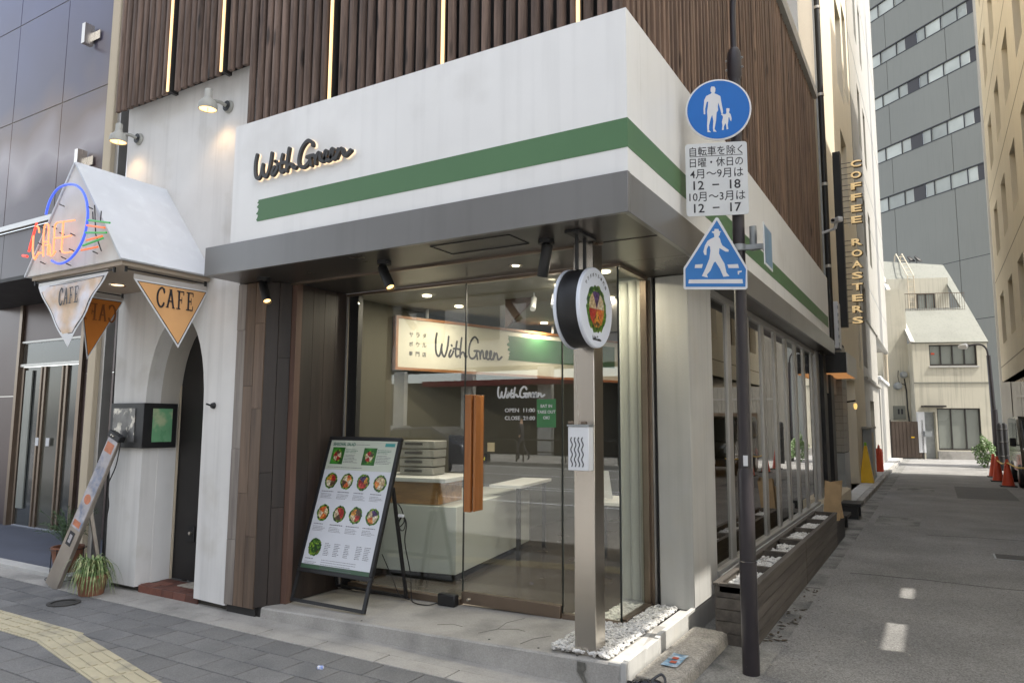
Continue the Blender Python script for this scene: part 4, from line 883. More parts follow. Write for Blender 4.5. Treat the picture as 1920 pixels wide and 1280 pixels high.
Wm = [(1465, 290), (1490, 285), (1490, 265), (1530, 265), (1535, 285), (1558, 290), (1545, 300), (1545, 320), (1530, 345), (1545, 360), (1555, 400), (1570, 430), (1635, 475), (1630, 492), (1600, 490), (1540, 455), (1535, 510), (1560, 560), (1590, 610), (1610, 700), (1640, 735), (1580, 742), (1545, 660), (1500, 590), (1485, 600), (1450, 680), (1415, 720), (1425, 750), (1365, 735), (1400, 660), (1440, 560), (1450, 480), (1445, 440), (1430, 430), (1412, 470), (1410, 525), (1390, 522), (1380, 490), (1395, 430), (1420, 385), (1450, 365), (1490, 345), (1485, 310), (1465, 300)]
flat('walking_figure', [T(*p) for p in Wm], M_sw, s3, .0044, .0054)
for q in ([(1298, 620), (1375, 615), (1365, 655), (1293, 655)], [(1620, 620), (1725, 615), (1735, 655), (1632, 655)], [(1235, 770), (1770, 765), (1775, 808), (1230, 808)], [(1722, 685), (1765, 680), (1762, 695), (1738, 700), (1736, 720), (1724, 718)]): flat('crossing_bar', [T(*p) for p in q], M_sw, s3, .0044, .0054)
# brackets and the sign seen edge-on
for z_ in (2.87, 2.60):
    MB().lathe([(.044, -.025), (.052, -.022), (.052, .022), (.044, .025)], (PX + .005, PY, z_), (0, 0, 1), 20).build('clamp_band', M_galv, pole)
    MB().bar((PX - .02, PY - .045, z_), tuple(Vector((-1.25, 4.96, z_)) + gx * .08), .03, .03).build('bracket_arm', M_galv, pole)
for z_ in (3.95, 3.5): MB().bar((PX - .02, PY - .045, z_), tuple(Vector((-1.25, 4.94, z_)) + gx * .08), .03, .03).build('bracket_arm', M_galv, pole)
MB().bar((PX + .045, PY, 2.87), (PX + .16, PY + .02, 2.87), .035, .035).build('side_bracket', M_galv, pole)
MB().cyl((PX + .10, PY + .02, 2.85), (PX + .10, PY + .02, 3.02), .025, n=14).build('bracket_post', M_galv, pole)
s4 = thing('edge_on_sign', 'small blue sign seen almost edge-on, clamped to the far side of the pole', 'road sign', (PX + .2, PY + .03, 3.1))
q4 = Vector((math.cos(R(91)), math.sin(R(91)), 0)); n4 = Vector((q4.y, -q4.x, 0)); p4 = Vector((PX + .195, PY + .03, 2.86))
MB().obox(p4, q4, n4, (0, 0, 1), .15, .003, .145).build('sign_plate', M_sw, s4)
MB().obox(p4 + n4 * .0035, q4, n4, (0, 0, 1), .135, .0006, .13).build('blue_panel', mat('faded_sign_blue', (.12, .22, .33), .35, var=.25, scale=9), s4)
MB().obox(p4 - n4 * .0038, q4, n4, (0, 0, 1), .145, .0006, .14).build('sign_back', M_galv, s4)
MB().bar(p4 - n4 * .03 - q4 * .02, p4 - n4 * .004 - q4 * .02, .03, .05).build('sign_clamp', M_galv, s4)

# ------------------------------------------------------------------ planters
stones = []
for (nm, a_, b_, lab) in (('planter_box', 5.58, 8.05, 'nearer grey timber planter trough below the alley windows'), ('planter_box', 8.07, 10.75, 'farther grey timber planter trough below the alley windows')):
    pt = thing(nm, lab, 'planter', (-1.36, a_, 0), 'timber planter troughs in the alley')
    zt = .43; nb = 5
    for k in range(nb):
        z0 = .0 + k * zt / nb; z1 = z0 + zt / nb - .003
        bx('side_board', M_planter, pt, -1.24, -1.215, a_, b_, z0 + .002, z1, bev=.002)
        bx('end_board', M_planter, pt, -1.50 if k else -1.42, -1.242, a_, a_ + .025, z0 + .002, z1, bev=.002)
    bx('back_board', M_planter, pt, -1.51, -1.49, a_ + .026, b_, .08, zt)
    bx('top_rail', M_planter, pt, -1.255, -1.205, a_ - .01, b_, zt, zt + .018, bev=.002)
    bx('top_rail', M_planter, pt, -1.515, -1.47, a_ - .01, b_, zt, zt + .018, bev=.002)
    nd = 3
    for k in range(nd + 1):
        yy = a_ + (b_ - a_ - .04) * k / nd; bx('divider', M_planter, pt, -1.469, -1.256, yy, yy + .04, zt - .05, zt + .016, bev=.002)
        if k < nd: stones.append((-1.465, -1.262, yy + .05, yy + (b_ - a_ - .04) / nd - .01))
    bx('soil_board', M_dark, pt, -1.488, -1.242, a_ + .03, b_ - .01, .3, zt - .07)
pebbles('planter_gravel', stones, 2400, .019, .385, M_gravel, 'white pebbles filling the timber planter troughs', 'gravel')
lf = MB(); rnd = random.Random(4)
for _ in range(46):
    y = rnd.uniform(5.8, 7.9); x = rnd.uniform(-1.2, -1.06); a_ = rnd.uniform(0, 6); s_ = rnd.uniform(.008, .02)
    lf.obox((x, y, .012), (math.cos(a_), math.sin(a_), rnd.uniform(-.3, .3)), (-math.sin(a_), math.cos(a_), 0), (0, 0, 1), s_, s_ * .5, .0012)
tag(stuff(lf.build('fallen_leaves', mat('dry_leaf', (.07, .05, .03), .9, var=.4, scale=20), None, fixn=False)), 'dry leaves and grit blown along the foot of the planters', 'leaves')
cr = MB()
for _ in range(260):
    y = rnd.uniform(4.6, 16); x = rnd.uniform(-1.1, 1.0) if rnd.random() < .7 else rnd.uniform(-1.2, -.7); s_ = rnd.uniform(.003, .008)
    cr.obox((x, y, .004), (1, 0, 0), (0, 1, 0), (0, 0, 1), s_, s_, .003)
tag(stuff(cr.build('grit', mat('pale_grit', (.35, .33, .3), .9, var=.3, scale=30), None, fixn=False)), 'pale specks of grit scattered on the alley asphalt', 'grit')
pb = thing('paper_bag', 'open brown paper bag standing at the far end of the planters', 'bag', (-1.4, 11.1, .3))
M_kraft = mat('kraft_paper', (.42, .29, .16), .8, var=.15, scale=8, bump=.2)
for (x0, y0, w_, d_, h_, tl) in ((-1.42, 11.05, .2, .14, .55, .05), (-1.36, 11.35, .16, .12, .42, -.06)):
    MB().add([(x0, y0, .3), (x0 + w_, y0, .3), (x0 + w_, y0 + d_, .3), (x0, y0 + d_, .3), (x0 + tl - .01, y0 - .02, .3 + h_), (x0 + w_ + tl, y0 - .01, .3 + h_ - .06), (x0 + w_ + tl, y0 + d_, .3 + h_), (x0 + tl, y0 + d_ + .02, .3 + h_ - .04)],
             [(0, 1, 5, 4), (1, 2, 6, 5), (2, 3, 7, 6), (3, 0, 4, 7), (3, 2, 1, 0)]).build('bag_side', M_kraft, pb)
bx('bag_shelf', M_dark, pb, -1.55, -1.22, 10.8, 11.7, .0, .298)
for k, (x, y, z_) in enumerate(((-1.40, 12.5, .24), (-1.34, 14.1, .27))):
    stp = thing('black_step_stool', ['nearer low black step stool by the alley wall', 'farther low black step stool, in front of the stone kerb'][k], 'step stool', (x, y, 0), 'low black step stools in the alley')
    bx('top_board', M_black, stp, x - .17, x + .17, y - .3, y + .3, z_ - .05, z_, bev=.006)
    for yy in (-.28, .2):
        bx('leg', M_black, stp, x - .15, x + .12, y + yy, y + yy + .07, .0, z_ - .05)

# ------------------------------------------------------------------ cafe front
cafe = thing('cafe_building', 'white plastered cafe front with a pointed arch doorway and a steep gabled awning', 'building', (-6.3, 4.24, 0))
def arch(xl, xr, xa, zs_, za, n_=9):
    L_ = [(xl + (xa - xl) * math.sin(t) ** 1.0 * (1 - math.cos(t)) ** 0 * 0 + (xa - xl) * (1 - math.cos(t)) , zs_ + (za - zs_) * math.sin(t) ** .92) for t in [R(90) * i / n_ for i in range(n_ + 1)]]
    Rr = [(xr + (xa - xr) * (1 - math.cos(t)), zs_ + (za - zs_) * math.sin(t) ** .92) for t in [R(90) * i / n_ for i in range(n_ + 1)]]
    return L_, Rr
AL, AR = arch(-6.72, -5.82, -6.24, 1.75, 2.66)
out = [(-7.22, .05), (-7.34, 4.98), (-5.10, 4.98), (-5.10, 2.9), (-5.395, 2.9), (-5.395, .05), (AR[0][0], .06)] + AR[:-1] + list(reversed(AL)) + [(AL[0][0], .05)]
MB().prism(out, (0, 4.24, 0), (1, 0, 0), (0, 0, 1), (0, 1, 0), 0, .16).build('front_wall', M_stucco, cafe)
rv = MB()
prof = [(-6.72, .05)] + AL + list(reversed(AR))[1:] + [(-5.82, .05)]
vs = [(p[0], 4.40, p[1]) for p in prof] + [(p[0], 4.62, p[1]) for p in prof]; n_ = len(prof)
rv.add(vs, [(i, i + 1, n_ + i + 1, n_ + i) for i in range(n_ - 1)], False)
rv.build('arch_reveal', mat('reveal_plaster', (.46, .43, .38), .8, var=.05, scale=2, streak=.05), cafe, fixn=False)
bx('door_pillar', M_stucco, cafe, -7.21, -6.715, 4.401, 4.60, .05, 1.37)
bx('wall_return', M_stucco, cafe, -7.30, -6.73, 4.401, 4.60, 1.81, 3.0)
bx('trim_strip', M_beige2, cafe, -6.73, -6.70, 4.605, 4.62, .06, 2.0)
MB().box(-6.75, -5.8, 4.63, 4.66, .07, 2.7).build('dark_door', M_dark, cafe)
MB().box(-6.13, -6.11, 4.615, 4.629, .75, 2.0).build('door_trim', M_alu, cafe)
MB().box(-6.07, -5.95, 4.61, 4.629, .9, 1.95).build('wood_strip', M_handle, cafe)
MB().box(-6.5, -6.38, 4.62, 4.629, .45, .60).build('lock_plate', M_black, cafe)
MB().lathe([(0, .02), (.018, .016), (.02, 0)], (-6.44, 4.62, .53), (0, -1, 0), n=12).build('door_lock', M_steel, cafe)
bx('recess_wall', M_dark, cafe, -6.7, -5.4, 4.82, 4.86, 0, 3.0)
bx('recessed_base', mat('dark_mottled_base', (.07, .065, .055), .9, var=.3, scale=12, bump=.4), cafe, -7.2, -6.62, 4.30, 4.74, -.02, .05)  # dark mottled base set back under the wall
bx('recessed_base', MATS['dark_mottled_base'], cafe, -5.8, -5.39, 4.30, 4.5, -.02, .05)
# brick doorstep: single bricks
bx('step_core', M_joint, cafe, -6.7, -5.81, 4.287, 4.62, -.02, .066)
rnd = random.Random(2)
for r_ in range(3):
    yy = 4.285 + r_ * .1
    for c in range(9):
        xx = -6.70 + c * .1 + (.05 if r_ % 2 else 0)
        if xx > -5.84: continue
        bx('brick', M_brick, cafe, xx + .003, min(xx + .097, -5.815), yy + .003, yy + .097, .03, .07 + rnd.uniform(-.002, .003), bev=.003)
for c in range(5): bx('brick', M_brick, cafe, -6.70 + c * .18 + .003, -6.70 + (c + 1) * .18 - .003, 4.27, 4.285, .0, .066, bev=.002)
dm = tag(bx('door_mat', mat('door_mat_cream', (.4, .36, .3), .9, var=.3, scale=14, col2=(.1, .09, .08), c2scale=10, c2thr=.58), None, -6.32, -5.9, 4.42, 4.60, .073, .08), 'small cream and brown mat inside the arched doorway', 'mat')
# gabled awning
gf = [(-7.31, 2.98), (-6.60, 3.955), (-5.79, 2.985)]
MB().prism(gf, (0, 0, 0), (1, 0, 0), (0, 0, 1), (0, 1, 0), 3.36, 4.235).build('gable_body', M_stucco, cafe)
def slab(a, b, t): # roof slab from eave a to ridge b
    d = Vector((b[0] - a[0], 0, b[1] - a[1])); nn2 = Vector((-d.z, 0, d.x)).normalized(); 
    if nn2.z < 0: nn2 = -nn2
    vs = []
    for y_ in (3.345, 4.238):
        for (p, k_) in ((a, 0), (b, 0), (b, 1), (a, 1)): vs.append((p[0] + nn2.x * t * k_, y_, p[1] + nn2.z * t * k_))
    return MB().add(vs, [(0, 1, 2, 3), (7, 6, 5, 4), (0, 4, 5, 1), (1, 5, 6, 2), (2, 6, 7, 3), (3, 7, 4, 0)])
slab((-5.775, 2.975), (-6.60, 3.958), .018).build('awning_slope', M_roofw, cafe)
slab((-7.325, 2.975), (-6.60, 3.958), .018).build('awning_slope', M_roofw, cafe)
bx('awning_soffit', mat('awning_soffit_paint', (.42, .35, .28), .7, var=.06), cafe, -7.28, -5.82, 3.39, 4.238, 2.945, 2.979)
MB().lathe([(.06, .0), (.075, -.008), (.08, .004)], (-6.75, 3.9, 2.945), (0, 0, 1), 18).build('soffit_light_ring', M_steel, cafe)
MB().cyl((-6.75, 3.9, 2.944), (-6.75, 3.9, 2.941), .055, n=16).build('soffit_light', emis('soft_warm_light', (1, .7, .4), .7), cafe)
# display case wrapping the pillar corner
dc = thing('display_case', 'black framed corner display case with a green poster on the cafe pillar', 'display case', (-6.95, 4.2, 1.37))
bx('case_body', M_black, dc, -7.225, -6.665, 4.195, 4.56, 1.372, 1.812, bev=.004)
bx('case_window', mat('case_dark_picture', (.12, .12, .12), .15, var=.6, scale=9, col2=(.55, .52, .45), c2scale=10, c2thr=.57, c2soft=.03, coat=.5), dc, -7.17, -6.80, 4.188, 4.194, 1.43, 1.76)
bx('case_poster', mat('green_poster', (.16, .38, .2), .3, var=.15, scale=4, col2=(.42, .5, .3), c2scale=5, c2thr=.57, c2soft=.06, coat=.4), dc, -6.664, -6.658, 4.29, 4.50, 1.43, 1.76)
hk = tag(MB().lathe([(0, .03), (.02, .028), (.026, .016), (.03, 0)], (-5.67, 4.238, 1.78), (0, -1, 0), 16).cyl((-5.67, 4.21, 1.78), (-5.69, 4.17, 1.795), .008, n=8).build('wall_hook', M_black, None), 'small black hook on the white cafe wall', 'hook')
# outdoor wall lamps
def wall_lamp(x, z, label):
    w_ = thing('wall_lamp', label, 'wall lamp', (x, 4.24, z), 'off-white outdoor lamps on the cafe wall'); M_lw = mat('lamp_offwhite', (.34, .34, .31), .5, var=.1)
    MB().lathe([(0, .03), (.05, .028), (.062, .012), (.064, 0)], (x, 4.238, z), (0, -1, 0), 20).build('wall_plate', M_lw, w_)
    MB().lathe([(0, .034), (.052, .032)], (x, 4.236, z), (0, -1, 0), 20).build('rubber_gasket', M_black, w_)
    MB().tube([(x, 4.20, z), (x - .01, 4.15, z + .015), (x - .02, 4.10, z + .01), (x - .03, 4.07, z)], .017, 10).build('arm', M_lw, w_)
    hd = MB().lathe([(0, .14), (.028, .14), (.034, .13), (.034, .06), (.05, .035), (.075, .015), (.085, -.02), (.085, -.055), (.078, -.06), (.078, -.045)], (x - .03, 4.03, z - .04), (0, 0, 1), 28).build('lamp_head', M_lw, w_)
    MB().lathe([(0, -.04), (.05, -.044), (.076, -.052)], (x - .03, 4.03, z - .04), (0, 0, 1), 24).build('lens', M_lamp, w_)
    MB().cyl((x - .03, 4.03, z - .08), (x - .03, 4.03, z - .115), .005, n=6).build('screw', M_steel, w_)
    l = bpy.data.lights.new('lamp_light', 'SPOT'); l.energy = 1.3; l.spot_size = R(120); l.spot_blend = .8; l.color = (1, .66, .33); l.shadow_soft_size = .05
    o = bpy.data.objects.new('lamp_light', l); COL.objects.link(o); o.location = (x - .03, 4.03, z - .14); o.rotation_euler = (R(18), 0, 0); o.parent = w_; o.matrix_parent_inverse = Matrix.Translation(-Vector((x, 4.24, z)))
q = Y(430, 205, 4.24); wall_lamp(q.x, q.z + .02, 'wall lamp nearer the shop fascia on the white cafe wall')
q = Y(262, 265, 4.24); wall_lamp(q.x, q.z + .02, 'wall lamp above the gabled awning, beside the cream post')
# neon sign
ne = thing('neon_sign', 'neon cafe sign of orange letters inside a blue ring on the gable', 'neon sign', (-6.9, 3.3, 3.3))
def NP(a, b, y=3.27): return tuple(Y(40 + a / 6.4, 330 + b / 6.4, y))
def neon(name, pts, r, m, k=4): MB().tube(smooth([NP(*p) for p in pts], k) if k else [NP(*p) for p in pts], r, 8).build(name, m, ne)
M_no = emis('neon_orange', (1.0, .26, .10), .42); M_nr = emis('neon_red', (1.0, .06, .04), .4); M_nb = mat('neon_blue', (.05, .10, .5), .3, emit=(.06, .12, .8), estr=.25); M_ng = mat('neon_green', (.02, .22, .05), .3, emit=(.03, .5, .08), estr=.12); M_nd = mat('neon_dull_orange', (.6, .12, .03), .3, emit=(1, .2, .05), estr=.2)
neon('blue_ring', [(295, 465), (320, 360), (360, 260), (430, 160), (520, 110), (600, 100), (670, 120), (740, 190), (780, 290), (795, 400), (795, 500), (775, 640), (740, 760), (680, 880), (600, 980), (520, 1035), (440, 1050), (365, 1015)], .011, M_nb)
for st in ([(215, 680), (205, 620), (175, 605), (150, 680), (140, 800), (140, 930), (160, 1000), (185, 960), (210, 910)], [(262, 965), (262, 800), (280, 600), (325, 590), (325, 760), (318, 950)], [(265, 790), (322, 790)],
           [(385, 940), (393, 760), (402, 610), (430, 562), (500, 550), (640, 530)], [(400, 745), (480, 740), (600, 715)], [(505, 550), (492, 750), (490, 910), (610, 910)], [(495, 740), (600, 715)], [(290, 830), (345, 825)], [(345, 840), (350, 950), (380, 950), (410, 900)], [(200, 935), (240, 920)]):
    neon('letter_tube', st, .0075, M_no)
neon('red_tube', [(185, 560), (150, 690), (110, 830), (90, 910)], .010, M_nr); neon('red_tube', [(20, 955), (70, 965)], .012, M_nr, 0)
for p in ([(805, 530), (1060, 562)], [(775, 680), (1020, 680)], [(740, 835), (980, 745)]): neon('green_tube', p, .009, M_ng, 0)
for p in ([(780, 592), (1000, 620)], [(785, 770), (970, 720)], [(720, 890), (915, 850)]): neon('orange_tube', p, .009, M_nd, 0)
for p in ([(880, 350), (892, 700)], [(857, 430), (861, 520)], [(960, 420), (950, 540)], [(892, 700), (960, 900)]): MB().tube([NP(*q_, 3.30) for q_ in p], .005, 6).build('support_wire', M_black, ne)
for p in ((460, 340), (800, 370), (240, 615), (370, 607), (460, 680), (590, 690), (205, 805), (460, 900), (575, 875), (480, 970), (230, 1030), (540, 1050), (860, 905)):
    MB().cyl(NP(*p, 3.27), NP(p[0] + 55, p[1] + 25, 3.35), .0055, n=6).build('standoff', M_black, ne)
# pennants and rods
M_pen = mat('pennant_orange_cloth', (.66, .36, .15), .7, var=.1, scale=3); M_pen2 = mat('pennant_washed_cloth', (.62, .45, .3), .5, var=.25, scale=7, col2=(.66, .64, .68), c2scale=5, c2thr=.52, c2soft=.12); M_pen3 = mat('pennant_dark_orange', (.52, .17, .02), .7, var=.12, scale=2)
def pennant(label, pts, fn, nrm, m, txt, mir=False, tsz=.17, wav=.0):
    P_ = [fn(*p) for p in pts]; pe = thing('cafe_pennant', label, 'pennant', tuple(P_[0]), 'triangular CAFE pennants under the awning')
    c = sum(P_, Vector()) / 3; nrm = Vector(nrm)
    def cloth(Q, d, m_, nme):
        vs = []; fs = []; n_ = 12
        idx = {}
        for i in range(n_ + 1):
            for j in range(n_ + 1 - i):
                a_ = i / n_; b_ = j / n_; p = Q[0] * (1 - a_ - b_) + Q[1] * a_ + Q[2] * b_
                p = p + nrm * (d + wav * (math.sin(a_ * 9 + b_ * 4) * .5 + math.sin(b_ * 11 - a_ * 3) * .5)); idx[(i, j)] = len(vs); vs.append(p)
        for i in range(n_):
            for j in range(n_ - i):
                fs.append((idx[(i, j)], idx[(i + 1, j)], idx[(i, j + 1)]))
                if j < n_ - i - 1: fs.append((idx[(i + 1, j)], idx[(i + 1, j + 1)], idx[(i, j + 1)]))
        k0 = len(vs); mb_ = MB().add(vs, fs, True); mb_.add([v - nrm * .0025 for v in vs], [tuple(reversed(f)) for f in fs], True)
        return mb_.build(nme, m_, pe, fixn=False)
    cloth(P_, 0, M_sw, 'white_border')
    Q = [c + (p - c) * .93 for p in P_]; cloth(Q, .0015, M_ink, 'black_outline')
    Q = [c + (p - c) * .895 for p in P_]; cloth(Q, .003, m, 'cloth')
    ex = (P_[1] - P_[0]).normalized(); ex.z *= 1; ey = Vector((0, 0, 1)); ey = (ey - ex * ey.dot(ex)).normalized(); tc_ = c + Vector((0, 0, .06)) + nrm * (.006 + wav * .7)
    if txt:
        # slab serif lettering: condensed text with serif bars
        w_ = tsz * 2.25; xs_ = [-.375, -.125, .125, .375]
        for ch, xo in zip('CAFE', xs_):
            o_ = tc_ + ex * w_ * xo
            hw = w_ * .085; hh_ = tsz * .5; t_ = .017; mb2 = MB()
            def s(x0, x1, z0, z1, k=[0]): k[0] += 1; mb2.prism([(x0, z0), (x1, z0), (x1, z1), (x0, z1)], o_, ex, ey, nrm, 0, .001 + k[0] * .00003)
            if ch == 'C':
                pts_ = smooth([(hw, hh_ * .55), (hw * .6, hh_ * .95), (0, hh_), (-hw * .75, hh_ * .6), (-hw, 0), (-hw * .75, -hh_ * .6), (0, -hh_), (hw * .7, -hh_ * .85), (hw, -hh_ * .5)], 4)
                for a_, b_ in zip(pts_[:-1], pts_[1:]):
                    d_ = Vector((b_[0] - a_[0], b_[1] - a_[1])); l_ = d_.length or 1; nx, ny = -d_.y / l_ * t_ / 2, d_.x / l_ * t_ / 2
                    mb2.prism([(a_[0] - nx, a_[1] - ny), (b_[0] - nx, b_[1] - ny), (b_[0] + nx, b_[1] + ny), (a_[0] + nx, a_[1] + ny)], o_, ex, ey, nrm, 0, .001)
                s(hw * .8, hw * 1.1, hh_ * .45, hh_ * .98)
            elif ch == 'A':
                for sg_ in (-1, 1): mb2.prism([(sg_ * hw * .9 - t_ / 2, -hh_), (sg_ * hw * .9 + t_ / 2, -hh_), (t_ / 2, hh_), (-t_ / 2, hh_)], o_, ex, ey, nrm, 0, .001 + sg_ * .00002)
                s(-hw * .6, hw * .6, -hh_ * .35, -hh_ * .35 + t_ * .7); s(-hw * 1.35, -hw * .5, -hh_, -hh_ + .008); s(hw * .5, hw * 1.35, -hh_, -hh_ + .008); s(-hw * .5, hw * .3, hh_ - .008, hh_)
            else:
                s(-hw * .7, -hw * .7 + t_, -hh_, hh_); s(-hw * 1.1, hw, hh_ - .011, hh_); s(hw * .85, hw * 1.05, hh_ * .55, hh_ - .0111); s(-hw * .7 + t_, hw * .45, -.005, .007); s(hw * .35, hw * .5, -.03, .03)
                if ch == 'E': s(-hw * 1.1, hw, -hh_, -hh_ + .011); s(hw * .85, hw * 1.05, -hh_ + .0111, -hh_ * .5)
                else: s(-hw * 1.2, hw * .1, -hh_, -hh_ + .009)
            mb2.build('letter', M_ink if not mir else mat('ink_showing_through', (.22, .07, .012), .7), pe)
    MB().bar(P_[0] + Vector((0, 0, .02)) + nrm * -.003, P_[1] + Vector((0, 0, .02)) + nrm * -.003, .003, .045, up=(0, 0, 1)).build('clear_hem', mat('clear_vinyl', (.5, .47, .44), .2, var=.1), pe)
pennant('front CAFE pennant with washed-out plastic cover, facing the street', [(72, 538), (202, 512), (124, 650)], lambda u, v: Y(u, v, 3.42), (0, -1, 0), M_pen2, True, wav=.014, tsz=.15)
pennant('CAFE pennant facing the shop side, light orange with crisp black letters', [(251, 522), (391, 546), (334, 652)], lambda u, v: X(u, v, -5.86), (1, 0, 0), M_pen, True, wav=.002)
pennant('deep orange pennant seen from behind with mirrored lettering', [(232, 564), (150, 552), (163, 674)], lambda u, v: X(u, v, -7.2), (1, 0, 0), M_pen3, True, mir=True, wav=.002)
rdm = thing('pennant_rods', 'thin black rods under the awning that carry the pennants', 'rods', (-6.5, 3.8, 2.95))
for a_, b_ in (((-7.27, 3.42), (-5.98, 3.42)), ((-5.86, 3.45), (-5.86, 4.22)), ((-7.2, 3.5), (-7.2, 4.22))):
    MB().cyl((a_[0], a_[1], 2.925), (b_[0], b_[1], 2.925), .007, n=8).build('rod', M_black, rdm)
    for e_ in (a_, b_): MB().cyl((e_[0], e_[1], 2.90), (e_[0], e_[1], 2.946), .012, n=8).build('rod_holder', M_black, rdm)

# ------------------------------------------------------------------ neighbouring building
nb_ = thing('neighbour_building', 'office building with glossy upper glass panels and a recessed bronze entrance', 'building', (-9, 4.6, 0))
m = bpy.data.materials.new('painted_glass_reflection'); m.use_nodes = True; MATS['painted_glass_reflection'] = m; nt = m.node_tree; N = nt.nodes; L = nt.links; b = N['Principled BSDF']; b.inputs['Roughness'].default_value = .3; b.inputs['Specular IOR Level'].default_value = .3; b.inputs['Coat Weight'].default_value = .12
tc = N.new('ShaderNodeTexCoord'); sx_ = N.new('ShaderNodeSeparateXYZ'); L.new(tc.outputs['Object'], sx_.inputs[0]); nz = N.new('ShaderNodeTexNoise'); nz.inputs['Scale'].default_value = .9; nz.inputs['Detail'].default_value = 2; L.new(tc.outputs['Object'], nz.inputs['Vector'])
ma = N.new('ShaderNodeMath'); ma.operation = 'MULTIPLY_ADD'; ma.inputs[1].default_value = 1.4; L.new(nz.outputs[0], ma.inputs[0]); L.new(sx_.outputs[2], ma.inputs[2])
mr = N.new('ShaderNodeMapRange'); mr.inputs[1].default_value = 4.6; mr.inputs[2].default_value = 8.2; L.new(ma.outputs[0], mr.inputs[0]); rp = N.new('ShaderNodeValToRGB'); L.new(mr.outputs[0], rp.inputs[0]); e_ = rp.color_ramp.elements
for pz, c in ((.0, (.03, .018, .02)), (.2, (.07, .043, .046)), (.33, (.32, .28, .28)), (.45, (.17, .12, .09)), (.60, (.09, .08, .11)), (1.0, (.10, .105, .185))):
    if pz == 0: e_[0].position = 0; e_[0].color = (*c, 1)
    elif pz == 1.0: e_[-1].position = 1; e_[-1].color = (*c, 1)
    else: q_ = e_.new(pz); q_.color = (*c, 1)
L.new(rp.outputs[0], b.inputs['Base Color'])  # blurred reflection painted into the panels' base colour
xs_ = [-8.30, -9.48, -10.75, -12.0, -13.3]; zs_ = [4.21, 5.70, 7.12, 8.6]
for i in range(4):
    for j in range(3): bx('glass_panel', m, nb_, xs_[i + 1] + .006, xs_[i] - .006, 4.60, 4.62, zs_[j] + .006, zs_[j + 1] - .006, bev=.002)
bx('panel_joint', mat('pale_sealant', (.33, .32, .28), .7), nb_, -13.3, -8.28, 4.608, 4.64, 4.2, 8.6)
MB().box(-13.3, -8.25, 4.54, 4.60, 4.14, 4.21).build('metal_band', M_alu, nb_, bev=.003)
for a_, b2 in ((-13.3, -10.71), (-10.70, -8.25)): bx('lintel_panel', mat('brown_metal_panel', (.045, .032, .032), .3, metal=.4, var=.1, scale=1), nb_, a_, b2, 4.60, 4.64, 3.49, 4.135)
bx('lintel_soffit', M_dark, nb_, -13.3, -8.25, 4.55, 5.75, 3.44, 3.488)
bx('cream_post', M_beige2, nb_, -8.19, -8.03, 4.45, 4.6, .0, 8.6, bev=.01); bx('post_core', M_alu, nb_, -8.025, -7.95, 4.5, 4.6, 0, 8.6)
bx('dark_gap', M_dark, nb_, -7.949, -7.36, 4.62, 4.70, 0, 8.6); bx('dark_gap', M_dark, nb_, -8.28, -8.2, 4.62, 4.7, 0, 8.6); bx('dark_gap', M_dark, nb_, -7.45, -7.36, 4.35, 4.6, 0, 8.6)
MP = mat('bronze_entrance_panel', (.085, .06, .058), .32, metal=.45, var=.12, scale=1.2)
for (a_, b2, c, d_) in ((-10.55, -9.55, 0.03, 1.2), (-10.55, -9.55, 1.21, 2.3), (-10.55, -9.55, 2.31, 3.44), (-9.54, -8.3, .03, 1.2), (-9.54, -8.3, 1.21, 2.3), (-9.54, -8.3, 2.31, 3.44), (-12.35, -10.65, 2.86, 3.44), (-15, -12.45, .03, 2.0), (-15, -12.45, 2.01, 3.44)):
    bx('entrance_panel', MP, nb_, a_, b2, 5.70, 5.74, c, d_, bev=.003)
bx('transom_panel', M_dwin, nb_, -12.35, -10.65, 5.72, 5.74, 2.5, 2.83)
MB().box(-12.44, -12.36, 5.66, 5.74, .03, 3.44).build('door_frame', M_bronze, nb_); bx('door_frame', M_bronze, nb_, -10.64, -10.56, 5.66, 5.74, .03, 3.44); bx('door_frame', M_alu, nb_, -12.35, -10.65, 5.68, 5.72, 2.831, 2.858); bx('door_frame', M_alu, nb_, -12.35, -10.65, 5.68, 5.72, 2.46, 2.50)
for (a_, b2, mm) in ((-12.30, -11.72, M_dwin), (-11.66, -11.12, mat('smoked_door_glass', (.09, .09, .075), .12, var=.15, scale=1)), (-11.05, -10.68, M_dwin)):
    dr = bx('sliding_door', mm, nb_, a_, b2, 5.73, 5.745, .05, 2.45)
    bx('door_stile', M_bronze, dr, a_, a_ + .05, 5.70, 5.729, .05, 2.45); bx('door_stile', M_bronze, dr, b2 - .04, b2, 5.70, 5.729, .05, 2.45)
for a_ in (-11.75, -11.45): bx('door_sticker', M_sw, nb_, a_, a_ + .09, 5.695, 5.699, 1.25, 1.37)
bx('curtain_strip', M_gwin2, nb_, -12.2, -12.0, 5.70, 5.72, .3, 2.4)
for (u, v) in ((170, 68), (156, 303)):
    p = Y(u, v, 4.55); MB().box(p.x - .16, p.x + .16, 4.575, 4.585, p.z - .055, p.z + .055).box(p.x - .035, p.x + .035, 4.46, 4.574, p.z - .13, p.z + .13).build('panel_bracket', M_steel, nb_)

